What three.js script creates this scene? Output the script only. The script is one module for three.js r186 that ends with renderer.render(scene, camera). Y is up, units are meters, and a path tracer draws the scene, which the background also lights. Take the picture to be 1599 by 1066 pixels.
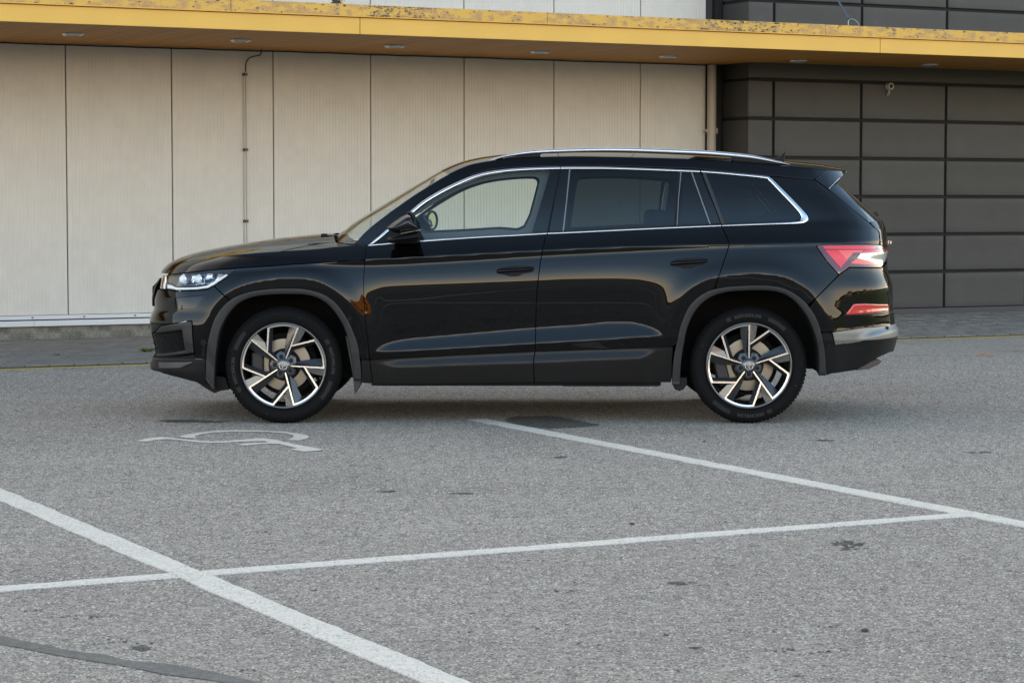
import * as THREE from 'three';
import { mergeGeometries } from 'three/addons/utils/BufferGeometryUtils.js';
import { RoundedBoxGeometry } from 'three/addons/geometries/RoundedBoxGeometry.js';
import { TextGeometry } from 'three/addons/geometries/TextGeometry.js';
import { FontLoader } from 'three/addons/loaders/FontLoader.js';

// ------------------------------------------------------------------ camera, sky, sun, exposure
const scene = new THREE.Scene();
const EYE = 1.316, FOCAL = 3610, PITCH = Math.atan(215 / FOCAL);      // focal length in pixels of the 1599 x 1066 photograph
const camera = new THREE.PerspectiveCamera(2 * Math.atan(533 / FOCAL) * 180 / Math.PI, 1599 / 1066, 0.1, 2500);
camera.position.set(0, EYE, 0);
camera.rotation.x = -PITCH;
scene.add(camera);

const renderer = new THREE.WebGLRenderer({ antialias: true });
renderer.toneMapping = THREE.LinearToneMapping;
renderer.toneMappingExposure = 1.62;
renderer.shadowMap.enabled = true;

// clear evening sky: pale warm band along the horizon, blue above, the glow of the low sun behind the hall
const SUN = new THREE.Vector3(-0.60, 0.125, -0.80).normalize();
{
  const w = 1024, h = 512, d = new Float32Array(w * h * 4);
  const stops = [[-90, 0.35, 0.33, 0.30], [-4, 0.9, 0.8, 0.68], [0, 3.7, 2.7, 1.6], [2, 3.4, 2.68, 1.78], [5, 2.65, 2.4, 1.98], [9, 1.95, 2.0, 1.92],
    [15, 1.12, 1.42, 1.64], [25, 0.6, 0.92, 1.3], [38, 0.38, 0.62, 0.94], [50, 0.22, 0.33, 0.49], [65, 0.12, 0.17, 0.26], [90, 0.09, 0.13, 0.20]];
  for (let j = 0; j < h; j++) {
    const el = ((j + 0.5) / h - 0.5) * 180;
    let k = 0; while (k < stops.length - 2 && el > stops[k + 1][0]) k++;
    const A = stops[k], B = stops[k + 1], t = Math.min(1, Math.max(0, (el - A[0]) / (B[0] - A[0])));
    const ce = Math.cos(el * Math.PI / 180), se = Math.sin(el * Math.PI / 180);
    for (let i = 0; i < w; i++) {
      const az = ((i + 0.5) / w - 0.5) * 2 * Math.PI, dir = new THREE.Vector3(Math.cos(az) * ce, se, Math.sin(az) * ce);
      const c = Math.max(0, dir.dot(SUN)), glow = el > -3 ? 1.5 * Math.pow(c, 2.2) + 2.0 * Math.pow(c, 40) : 0;
      const o = (j * w + i) * 4;
      d[o] = A[1] + (B[1] - A[1]) * t + glow * 1.05; d[o + 1] = A[2] + (B[2] - A[2]) * t + glow * 0.80; d[o + 2] = A[3] + (B[3] - A[3]) * t + glow * 0.52; d[o + 3] = 1;
    }
  }
  const sky = new THREE.DataTexture(d, w, h, THREE.RGBAFormat, THREE.FloatType);
  sky.mapping = THREE.EquirectangularReflectionMapping; sky.magFilter = THREE.LinearFilter; sky.minFilter = THREE.LinearFilter; sky.needsUpdate = true;
  scene.background = sky; scene.environment = sky;
}
const sun = new THREE.DirectionalLight(0xffd2a0, 3.0);
sun.position.copy(SUN).multiplyScalar(200); sun.castShadow = true;
sun.shadow.mapSize.set(2048, 2048);
Object.assign(sun.shadow.camera, { left: -120, right: 120, top: 80, bottom: -80, near: 1, far: 500 });
scene.add(sun, sun.target);

// ------------------------------------------------------------------ helpers
let seed = 7;
const rnd = () => { seed = (seed * 1664525 + 1013904223) >>> 0; return seed / 4294967296; };
const lerp = (a, b, t) => a + (b - a) * t, clamp = (x, a, b) => Math.min(b, Math.max(a, x));
const smooth = (a, b, x) => { const t = clamp((x - a) / (b - a), 0, 1); return t * t * (3 - 2 * t); };
const taken = {};
function numbered(name) { const n = taken[name] = (taken[name] ?? -1) + 1; return n ? name + '_' + String(n).padStart(3, '0') : name; }
function thing(name, label, category, group, kind) {
  const g = new THREE.Group(); g.name = numbered(name); scene.add(g);
  if (label) g.userData.label = label;
  if (category) g.userData.category = category;
  if (group) g.userData.group = group;
  if (kind) g.userData.kind = kind;
  return g;
}
function mesh(name, geo, mat, parent) {
  const m = new THREE.Mesh(geo, mat); m.name = name; m.castShadow = m.receiveShadow = true;
  if (parent) parent.add(m);
  return m;
}
function top(name, geo, mat, label, category, group, kind) {
  const m = mesh(numbered(name), geo, mat, scene);
  if (label) m.userData.label = label;
  if (category) m.userData.category = category;
  if (group) m.userData.group = group;
  if (kind) m.userData.kind = kind;
  return m;
}
function box(x0, x1, y0, y1, z0, z1) { const g = new THREE.BoxGeometry(x1 - x0, y1 - y0, z1 - z0); g.translate((x0 + x1) / 2, (y0 + y1) / 2, (z0 + z1) / 2); return g; }
function rbox(x0, x1, y0, y1, z0, z1, r = 0.01, seg = 2) { const g = new RoundedBoxGeometry(x1 - x0, y1 - y0, z1 - z0, seg, r); g.translate((x0 + x1) / 2, (y0 + y1) / 2, (z0 + z1) / 2); return g; }
function geoOf(pos, idx, nrm, uv) {
  const g = new THREE.BufferGeometry();
  g.setAttribute('position', new THREE.Float32BufferAttribute(pos, 3));
  if (uv) g.setAttribute('uv', new THREE.Float32BufferAttribute(uv, 2));
  g.setIndex(idx);
  if (nrm) g.setAttribute('normal', new THREE.Float32BufferAttribute(nrm, 3)); else g.computeVertexNormals();
  return g;
}
function merged(list) {
  return mergeGeometries(list.map((g) => { const n = g.index ? g.toNonIndexed() : g.clone(); for (const k of Object.keys(n.attributes)) if (k !== 'position' && k !== 'normal') n.deleteAttribute(k); return n; }));
}
function crPath(pts, per = 6) {                                        // smooth curve through points
  const out = [];
  for (let i = 0; i < pts.length - 1; i++) {
    const p0 = pts[Math.max(0, i - 1)], p1 = pts[i], p2 = pts[i + 1], p3 = pts[Math.min(pts.length - 1, i + 2)];
    for (let k = 0; k < per; k++) {
      const t = k / per, t2 = t * t, t3 = t2 * t;
      out.push(p1.map((_, c) => 0.5 * (2 * p1[c] + (p2[c] - p0[c]) * t + (2 * p0[c] - 5 * p1[c] + 4 * p2[c] - p3[c]) * t2 + (3 * p1[c] - p0[c] - 3 * p2[c] + p3[c]) * t3)));
    }
  }
  out.push(pts[pts.length - 1].slice());
  return out;
}
function resample(pts, n) {
  const L = [0]; for (let i = 1; i < pts.length; i++) L.push(L[i - 1] + Math.hypot(...pts[i].map((v, c) => v - pts[i - 1][c])));
  const out = []; let k = 0;
  for (let i = 0; i < n; i++) {
    const s = L[L.length - 1] * i / (n - 1);
    while (k < pts.length - 2 && L[k + 1] < s) k++;
    const t = (s - L[k]) / Math.max(1e-9, L[k + 1] - L[k]);
    out.push(pts[k].map((v, c) => lerp(v, pts[k + 1][c], clamp(t, 0, 1))));
  }
  return out;
}
// measured pixel -> ray in the world
const cp = Math.cos(PITCH), sp = Math.sin(PITCH);
function ray(px, py) { const a = (px - 799.5) / FOCAL, b = -(py - 533) / FOCAL; return [a, b * cp - sp, -cp - b * sp]; }
function onGround(px, py, y = 0) { const r = ray(px, py), t = (y - EYE) / r[1]; return [r[0] * t, r[2] * t]; }
// wall frame: origin at the foot of the hall, s along the wall, d out of it
const WA = 27 * Math.PI / 180, WU = [Math.cos(WA), -Math.sin(WA)], WN = [Math.sin(WA), Math.cos(WA)], WO = onGround(0, 534);
function onWall(px, py, d) {
  const r = ray(px, py), ox = WO[0] + WN[0] * d, oz = WO[1] + WN[1] * d;
  const t = (ox * WN[0] + oz * WN[1]) / (r[0] * WN[0] + r[2] * WN[1]);
  return [(r[0] * t - ox) * WU[0] + (r[2] * t - oz) * WU[1], EYE + r[1] * t];
}
function wallPlace(o, s = 0, y = 0, d = 0) { o.position.set(WO[0] + WU[0] * s + WN[0] * d, y, WO[1] + WU[1] * s + WN[1] * d); o.rotation.y = WA; return o; }

// tileable value noise
function noiseTile(n, cells, sd) {
  let s = sd; const r = () => { s = (s * 1664525 + 1013904223) >>> 0; return s / 4294967296; };
  const g = new Float32Array(cells * cells); for (let i = 0; i < g.length; i++) g[i] = r();
  const out = new Float32Array(n * n), f = cells / n;
  for (let y = 0; y < n; y++) for (let x = 0; x < n; x++) {
    const fx = x * f, fy = y * f, x0 = Math.floor(fx), y0 = Math.floor(fy); let tx = fx - x0, ty = fy - y0; tx = tx * tx * (3 - 2 * tx); ty = ty * ty * (3 - 2 * ty);
    const X0 = x0 % cells, X1 = (x0 + 1) % cells, Y0 = y0 % cells, Y1 = (y0 + 1) % cells;
    out[y * n + x] = lerp(lerp(g[Y0 * cells + X0], g[Y0 * cells + X1], tx), lerp(g[Y1 * cells + X0], g[Y1 * cells + X1], tx), ty);
  }
  return out;
}
function tex(n, fn, srgb) {                                            // fn(i) -> [r,g,b] 0..1 (linear if not srgb)
  const d = new Uint8Array(n * n * 4);
  for (let i = 0; i < n * n; i++) { const c = fn(i); for (let k = 0; k < 3; k++) d[i * 4 + k] = clamp(Math.round(c[k] * 255), 0, 255); d[i * 4 + 3] = 255; }
  const t = new THREE.DataTexture(d, n, n, THREE.RGBAFormat); t.wrapS = t.wrapT = THREE.RepeatWrapping; t.magFilter = THREE.LinearFilter; t.minFilter = THREE.LinearMipmapLinearFilter; t.generateMipmaps = true;
  if (srgb) t.colorSpace = THREE.SRGBColorSpace; t.needsUpdate = true; return t;
}
const s1 = (l) => l <= 0.0031308 ? 12.92 * l : 1.055 * Math.pow(l, 1 / 2.4) - 0.055;   // linear -> srgb
const hash2 = (x, y) => { const v = Math.sin(x * 127.1 + y * 311.7) * 43758.5453; return v - Math.floor(v); };
function vnoise(x, y) { const x0 = Math.floor(x), y0 = Math.floor(y); let tx = x - x0, ty = y - y0; tx = tx * tx * (3 - 2 * tx); ty = ty * ty * (3 - 2 * ty); return lerp(lerp(hash2(x0, y0), hash2(x0 + 1, y0), tx), lerp(hash2(x0, y0 + 1), hash2(x0 + 1, y0 + 1), tx), ty); }
const fbm = (x, y) => 0.5 * vnoise(x, y) + 0.25 * vnoise(x * 2.1 + 5, y * 2.1) + 0.15 * vnoise(x * 4.3, y * 4.3 + 9) + 0.1 * vnoise(x * 9.1, y * 9.1);
const std = (r, g, b, roughness, extra = {}) => { const m = new THREE.MeshStandardMaterial({ roughness, ...extra }); m.color.setRGB(r, g, b); return m; };
const phys = (r, g, b, roughness, extra = {}) => { const m = new THREE.MeshPhysicalMaterial({ roughness, ...extra }); m.color.setRGB(r, g, b); return m; };

// ------------------------------------------------------------------ ground
const asphaltN = 1024;
const nA = noiseTile(asphaltN, 512, 11), nB = noiseTile(asphaltN, 256, 12), nC = noiseTile(asphaltN, 90, 13), nD = noiseTile(asphaltN, 12, 14), nE = noiseTile(asphaltN, 300, 15);
const asphaltMap = tex(asphaltN, (i) => {
  const g = 0.42 * nA[i] + 0.38 * nB[i] + 0.2 * nC[i];
  let v = 0.272 + (g - 0.5) * 0.5 + (nD[i] - 0.5) * 0.02;
  if (nB[i] > 0.9 && nA[i] > 0.45) v += 0.12;                           // pale stone chips
  if (nE[i] < 0.09) v *= 0.5;                                           // open pores
  v = clamp(v, 0.05, 0.6);
  const w = (nE[i] - 0.5) * 0.035;
  return [s1(v * (1.18 + w)), s1(v), s1(v * (0.81 - w))];
}, true);
const asphaltBump = tex(asphaltN, (i) => { const v = 0.5 * nA[i] + 0.5 * nB[i]; return [v, v, v]; });
const MAT = {};
MAT.asphalt = new THREE.MeshStandardMaterial({ map: asphaltMap, bumpMap: asphaltBump, bumpScale: 0.004, roughness: 0.93, vertexColors: true });
{
  // the car park as one sheet, finer near the camera, with patches of worn and darker binder
  const xs = [], zs = [];
  for (let x = -60; x <= 13; x += (Math.abs(x) < 9 ? 0.15 : 3)) xs.push(x);
  for (let z = 45; z >= -70; z -= (z < -4 && z > -26 ? 0.15 : 3)) zs.push(z);
  const pos = [], uv = [], col = [], idx = [];
  for (const z of zs) for (const x of xs) {
    pos.push(x, 0, z);
    const wob = 0.06 * (vnoise(x * 0.35, z * 0.35) - 0.5);
    uv.push(x / 2.3 + wob, z / 2.3 - wob);
    const n = fbm(x * 0.55 + 3, z * 0.55 + 7), m = fbm(x * 2.3 + 40, z * 2.3), k = 0.80 + 0.38 * n + 0.12 * (m - 0.5);
    const damp = smooth(0.66, 0.75, fbm(x * 1.1 + 17, z * 1.5 + 2)) * 0.16;
    const v = k - damp; col.push(v * 1.0, v * 0.998, v * (0.985 + 0.02 * m));
  }
  const w = xs.length;
  for (let j = 0; j < zs.length - 1; j++) for (let i = 0; i < w - 1; i++) { const a = j * w + i; idx.push(a, a + w, a + 1, a + 1, a + w, a + w + 1); }
  const g = geoOf(pos, idx, null, uv); g.setAttribute('color', new THREE.Float32BufferAttribute(col, 3));
  const m = top('parking_lot', g, MAT.asphalt, 'weathered grey asphalt of the parking lot', 'ground', null, 'structure'); m.receiveShadow = true;
}
// stone chips standing up in the worn binder: small tiles of chips laid side by side over the part of the lot in view
{
  const TS = 0.30, region = [];
  for (let x = -7; x < 7; x += TS) for (let z = -5.8; z > -20; z -= TS) { const dep = -z * cp + EYE * sp, px = 799.5 + x / dep * FOCAL, py = 533 - ((-EYE) * cp - z * -sp) / dep * FOCAL; if (px > -90 && px < 1690) region.push([x, z]); }
  const m = new THREE.MeshStandardMaterial({ roughness: 0.9, vertexColors: true });
  for (let v = 0; v < 4; v++) {
    const pos = [], col = [], idx = [];
    for (let i = 0; i < 520; i++) {
      const x = (rnd() - 0.5) * TS, z = (rnd() - 0.5) * TS, r = 0.0032 + 0.0052 * rnd() * rnd() + 0.001, h = 0.0010 + 0.0016 * rnd(), n = 5, o = pos.length / 3, t = rnd(), L = (0.06 + 0.47 * t * t + 0.12 * rnd()), wr = 1.16 + 0.1 * (rnd() - 0.4), wb = 0.82 + 0.1 * (rnd() - 0.5), a0 = rnd() * 6.28;
      const push = (X, Y, Z) => { pos.push(X, Y, Z); col.push(L * wr, L, L * wb); };
      push(x + (rnd() - 0.5) * r * 0.6, h, z + (rnd() - 0.5) * r * 0.6);
      for (let q = 0; q < n; q++) { const a = a0 - q / n * 6.283, rr = r * (0.7 + 0.5 * rnd()); push(x + Math.cos(a) * rr, -0.0006, z + Math.sin(a) * rr); idx.push(o, o + 1 + q, o + 1 + (q + 1) % n); }
    }
    const g = geoOf(pos, idx); g.setAttribute('color', new THREE.Float32BufferAttribute(col, 3));
    const mine = region.filter(() => true).filter((_, i) => (i * 7 + Math.floor(i / 5) * 3) % 4 === v);
    const im = new THREE.InstancedMesh(g, m, mine.length); im.name = numbered('stone_chips'); im.castShadow = im.receiveShadow = true;
    im.userData = { label: 'stone chips standing proud in the worn asphalt surface', category: 'asphalt', kind: 'stuff' };
    const M = new THREE.Matrix4(); mine.forEach(([x, z], i) => { M.makeRotationY(Math.floor(rnd() * 4) * Math.PI / 2); M.setPosition(x, 0, z); im.setMatrixAt(i, M); });
    scene.add(im);
  }
}
// fields out to the horizon
MAT.field = std(0.24, 0.23, 0.055, 1);
{ const f = new THREE.PlaneGeometry(1700, 1700, 1, 1); f.rotateX(-Math.PI / 2); f.translate(0, -0.06, 0);
  top('field', f, MAT.field, 'flat grass fields around the parking lot', 'field', null, 'structure'); }

// painted lines
const paintMap = tex(512, (() => { const a = noiseTile(512, 256, 31), b = noiseTile(512, 60, 32), c = noiseTile(512, 14, 33); return (i) => { let v = 0.64 + (a[i] - 0.5) * 0.2 + (b[i] - 0.5) * 0.1; if (a[i] < 0.14 && c[i] > 0.35) v = 0.25; if (b[i] > 0.86) v -= 0.12; return [s1(v * 1.12), s1(v), s1(v * 0.83)]; }; })(), true);
MAT.paint = new THREE.MeshStandardMaterial({ map: paintMap, roughness: 0.85 });
MAT.yellowPaint = std(0.58, 0.37, 0.06, 0.85);
const lineMats = { white: MAT.paint, yellow: MAT.yellowPaint };
function paintStrip(p, q, width, y, rag = 0.006) {                        // ground strip between two points [x,z]
  const n = Math.max(8, Math.round(Math.hypot(q[0] - p[0], q[1] - p[1]) / 0.05)), dx = q[0] - p[0], dz = q[1] - p[1], L = Math.hypot(dx, dz), nx = -dz / L, nz = dx / L;
  const pos = [], uv = [], idx = [];
  for (let i = 0; i <= n; i++) {
    const t = i / n, e1 = (vnoise(t * L * 9 + p[0] * 7, 3) - 0.5) * 2 * rag + (rnd() - 0.5) * rag, e2 = (vnoise(t * L * 9 + p[1] * 7, 8) - 0.5) * 2 * rag + (rnd() - 0.5) * rag;
    for (const [sd, e, yy] of [[-1, e1 - 0.002, -0.002], [-1, e1, y], [1, e2, y], [1, e2 + 0.002, -0.002]]) { const o = sd * (width / 2) + e, x = p[0] + dx * t + nx * o, z = p[1] + dz * t + nz * o; pos.push(x, yy, z); uv.push(x * 0.8, z * 0.8); }
    if (i < n) for (let k = 0; k < 3; k++) { const a = i * 4 + k; idx.push(a, a + 1, a + 4, a + 1, a + 5, a + 4); }
  }
  const g = geoOf(pos, idx, null, uv); const nn = g.attributes.normal; for (let i = 0; i < nn.count; i++) nn.setXYZ(i, 0, 1, 0);
  return g;
}
const gl = (a, b, w, y, rag) => paintStrip(onGround(...a), onGround(...b), w, y, rag);
function groundLine(label, geo, mat = MAT.paint, cat = 'marking') { return top('parking_line', geo, mat, label, cat, null, 'structure'); }
{
  const ext = (a, b, k) => [b[0] + (b[0] - a[0]) * k, b[1] + (b[1] - a[1]) * k];
  const A0 = onGround(0, 772.4), A1 = onGround(650, 1047), B0 = onGround(744, 655), B1 = onGround(1599, 819), C0 = onGround(0, 920.2), C1 = onGround(1502, 804.5);
  const Y0 = onGround(0, 577), Y1 = onGround(1599, 524.4);
  groundLine('wide white bay line running diagonally across the lower left foreground', paintStrip(ext(A1, A0, 0.25), ext(A0, A1, 0.35), 0.118, 0.0036));
  groundLine('white bay line running from under the car to the right edge', paintStrip(B0, ext(B0, B1, 0.3), 0.118, 0.0036));
  groundLine('narrow white cross line along the foot of the bays', paintStrip(ext(C1, C0, 0.3), C1, 0.112, 0.003));
  groundLine('thin yellow line along the edge of the paving', paintStrip(ext(Y1, Y0, 0.25), ext(Y0, Y1, 0.3), 0.06, 0.005, 0.004), MAT.yellowPaint);
}
// wheelchair symbol and stains: flat outlines on the asphalt
function groundPatch(name, pxPts, mat, y, label, cat, smoothIt = true) {
  const pts = (smoothIt ? crPath([...pxPts, pxPts[0]], 5) : pxPts).map(([a, b]) => onGround(a, b));
  const sh = new THREE.Shape(pts.map(([x, z]) => new THREE.Vector2(x, -z)));
  const g = new THREE.ShapeGeometry(sh); g.rotateX(-Math.PI / 2); g.translate(0, y, 0);
  const u = g.attributes.uv, p = g.attributes.position; for (let i = 0; i < u.count; i++) u.setXY(i, p.getX(i) * 0.8, p.getZ(i) * 0.8);
  return name ? top(name, g, mat, label, cat, null, 'structure') : g;
}
{
  const Z = (u, v) => [200 + u / 4.997, 660 + v / 4.997];
  const body = [[68, 143], [130, 128], [240, 114], [330, 120], [470, 136], [580, 146], [650, 150], [760, 145], [900, 134], [1010, 124], [1080, 125], [1160, 138], [1240, 158], [1330, 176], [1440, 196], [1530, 211], [1470, 222], [1370, 228], [1262, 211], [1318, 200], [1270, 190], [1180, 168], [1100, 166], [1000, 172], [920, 180], [840, 176], [900, 166], [1000, 160], [1095, 157], [1060, 146], [980, 147], [860, 151], [740, 158], [640, 161], [520, 153], [400, 139], [300, 131], [220, 136], [140, 150]].map((a) => Z(...a));
  const arc = [[385, 112], [450, 96], [560, 78], [690, 66], [850, 61], [1000, 63], [1150, 69], [1270, 79], [1370, 94], [1415, 110], [1390, 128], [1330, 141], [1240, 136], [1290, 118], [1285, 100], [1220, 84], [1100, 76], [950, 73], [800, 73], [660, 80], [560, 95], [518, 108], [530, 124], [450, 121]].map((a) => Z(...a));
  const g = merged2uv([groundPatch(null, body, null, 0.0031, null, null, false), groundPatch(null, arc, null, 0.0033, null, null, false)]);
  top('wheelchair_symbol', g, MAT.paint, 'faded white wheelchair symbol painted on the asphalt before the front wheel', 'marking', null, 'structure');
}
function merged2uv(l) { return mergeGeometries(l.map((g) => g.index ? g.toNonIndexed() : g)); }
const oilMap = tex(512, (() => { const a = noiseTile(512, 256, 41), b = noiseTile(512, 128, 42); return (i) => { const v = 0.095 + (a[i] - 0.5) * 0.17 + (b[i] - 0.5) * 0.09; return [s1(Math.max(0.02, v * 1.12)), s1(Math.max(0.018, v)), s1(Math.max(0.012, v * 0.8))]; }; })(), true);
MAT.oil = new THREE.MeshStandardMaterial({ map: oilMap, roughness: 0.9 });
const tarMap = tex(512, (() => { const a = noiseTile(512, 256, 43), b = noiseTile(512, 50, 44); return (i) => { const v = 0.13 + (a[i] - 0.5) * 0.08 + (b[i] - 0.5) * 0.05; return [s1(v * 1.1), s1(v), s1(v * 0.84)]; }; })(), true);
MAT.tar = new THREE.MeshStandardMaterial({ map: tarMap, roughness: 0.8 });
function ragged(pts, amp, n = 90) { const c = resample(crPath([...pts, pts[0]], 6), n); c.pop(); return c.map(([x, y], i) => { const k = (rnd() + rnd() - 1) * amp; return [x + k * 2.5, y + k * 0.45]; }); }
function stain(name, pxPts, n, size, y, label, mat, core = 0.55) {            // ragged flecks spread over a measured outline, dense inside, thinning out at the rim
  const poly = crPath([...pxPts, pxPts[0]], 4).map(([a, b]) => onGround(a, b)); let x0 = 1e9, x1 = -1e9, z0 = 1e9, z1 = -1e9; for (const [x, z] of poly) { x0 = Math.min(x0, x); x1 = Math.max(x1, x); z0 = Math.min(z0, z); z1 = Math.max(z1, z); }
  const pos = [], idx = [], uv = []; let k = 0, guard = 0; const reach = Math.min(x1 - x0, z1 - z0) * 0.5;
  while (k < n && guard++ < n * 30) {
    const x = lerp(x0 - reach * 0.2, x1 + reach * 0.2, rnd()), z = lerp(z0 - reach * 0.2, z1 + reach * 0.2, rnd()), d = -polyDist(poly, x, z) / reach;
    if (d < -0.15 || rnd() > 0.12 + d * core * 3.2 + 0.5 * (vnoise(x * 22, z * 22) - 0.4)) continue;
    const r = size * (0.5 + rnd()), m = 7, o = pos.length / 3, yy = y + (k % 40) * 0.00003; pos.push(x, yy, z); uv.push(x * 0.8, z * 0.8);
    for (let q = 0; q < m; q++) { const a = q / m * 6.283 + rnd(), rr = r * (0.55 + 0.7 * rnd()); pos.push(x + Math.cos(a) * rr * 1.15, yy, z - Math.sin(a) * rr); uv.push((x + Math.cos(a) * rr) * 0.8, (z - Math.sin(a) * rr) * 0.8); idx.push(o, o + 1 + q, o + 1 + (q + 1) % m); }
    k++;
  }
  const g = geoOf(pos, idx, null, uv), N = g.attributes.normal; for (let i = 0; i < N.count; i++) N.setXYZ(i, 0, 1, 0);
  top(name, g, mat, label, 'stain', null, 'structure');
}
stain('asphalt_stain', [[789, 657], [800, 651.5], [822, 650.2], [850, 650], [872, 651], [892, 654.5], [912, 658], [933, 664], [914, 666], [890, 667.4], [868, 669], [838, 668.5], [818, 666], [800, 661]], 2600, 0.013, 0.0019, 'dark oval stain on the asphalt beneath the side of the car', MAT.oil, 1.2);
groundPatch('crack_sealant', ragged([[-60, 985], [0, 994], [60, 1006], [120, 1018], [165, 1023], [200, 1032], [250, 1036], [300, 1043], [360, 1056], [420, 1070], [480, 1084], [470, 1096], [400, 1078], [330, 1063], [260, 1054], [200, 1042], [150, 1034], [90, 1024], [40, 1014], [0, 1007], [-60, 1000]], 2.4, 260), MAT.tar, 0.0022, 'dark band of crack sealant across the bottom left corner', 'stain', false);
[[[[246, 656.5], [275, 655], [310, 656], [340, 657], [360, 657.5], [330, 660], [300, 659.5], [270, 660], [250, 659]], 420, 'thin dark stain on the asphalt just ahead of the front wheel'], [[[1044, 909.5], [1055, 908], [1075, 908.4], [1082, 911], [1066, 914], [1050, 913]], 26, 'small dark spot on the open asphalt at lower right centre'], [[[1293, 846], [1320, 842], [1350, 848], [1357, 856], [1325, 860], [1300, 854]], 60, 'faint grey repaired spot below the junction of the white lines'], [[[854, 714], [875, 712.6], [884, 714.2], [868, 715.6]], 30, 'short dark mark below the stain by the bay line'], [[[700, 770.5], [725, 769], [745, 770.5], [722, 772.6]], 30, 'short dark scuff on the asphalt at middle centre'], [[[1268, 687.5], [1290, 686.8], [1303, 688], [1284, 689]], 30, 'short dark scuff behind the rear wheel'], [[[1500, 706], [1530, 704.6], [1560, 706.4], [1530, 708]], 26, 'faint dark scuff on the asphalt near the right edge'], [[[590, 767], [612, 765.4], [626, 767.4], [606, 769]], 20, 'faint dark scuff on the asphalt left of the middle'], [[[204, 1012], [222, 1009], [232, 1014], [214, 1017]], 22, 'small dark spot beside the crack sealant']].forEach(([p, n, l]) => stain('dark_spot', p, n, 0.010, 0.0019, l, MAT.oil, 0.35));
{ // scattered tar flecks and scuffs too small to count
  const pos = [], idx = [];
  for (let i = 0; i < 150; i++) { const c = onGround(lerp(-60, 1660, rnd()), 600 + 470 * Math.pow(rnd(), 1.3)), n = 2 + Math.floor(rnd() * 7), w = 0.02 + rnd() * 0.07; for (let k = 0; k < n; k++) { const x = c[0] + (rnd() - 0.5) * w * 2, z = c[1] + (rnd() - 0.5) * w, r = 0.002 + rnd() * 0.005, o = pos.length / 3; pos.push(x, 0.0021, z); for (let q = 0; q < 6; q++) { const a = -q / 6 * 6.283, rr = r * (0.5 + rnd()); pos.push(x + Math.cos(a) * rr, 0.0021, z + Math.sin(a) * rr * 1.4); idx.push(o, o + 1 + q, o + 1 + (q + 1) % 6); } } }
  const g = geoOf(pos, idx), N = g.attributes.normal; for (let i = 0; i < N.count; i++) N.setXYZ(i, 0, 1, 0);
  top('asphalt_flecks', g, std(0.075, 0.07, 0.062, 0.9), 'scattered small dark tar flecks on the asphalt', 'flecks', null, 'stuff');
}
// pebbles
[[987, 819, 0.009], [1351, 986, 0.010], [1100, 690, 0.007]].forEach(([a, b, r], i) => { const [x, z] = onGround(a, b); const g = new THREE.DodecahedronGeometry(r, 1); g.scale(1.25, 0.6, 1.1); g.rotateY(a); g.translate(x, r * 0.4, z);
  top('pebble', g, std(0.06, 0.055, 0.048, 0.95), ['dark pebble above the white cross line', 'dark pebble on the open asphalt at lower right', 'tiny dark pebble near the bay line'][i], 'pebble'); });
{ const [x, z] = onGround(1538, 556.5); const pts = [[-0.07, 0.008, 0.01], [-0.03, 0.02, 0], [0.03, 0.014, 0.008], [0.075, 0.01, 0]].map((p) => new THREE.Vector3(x + p[0], p[1], z + p[2]));
  top('dry_twig', new THREE.TubeGeometry(new THREE.CatmullRomCurve3(pts), 12, 0.006, 6), std(0.4, 0.2, 0.08, 0.9), 'dry orange twig lying on the asphalt at right', 'twig'); }

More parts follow.
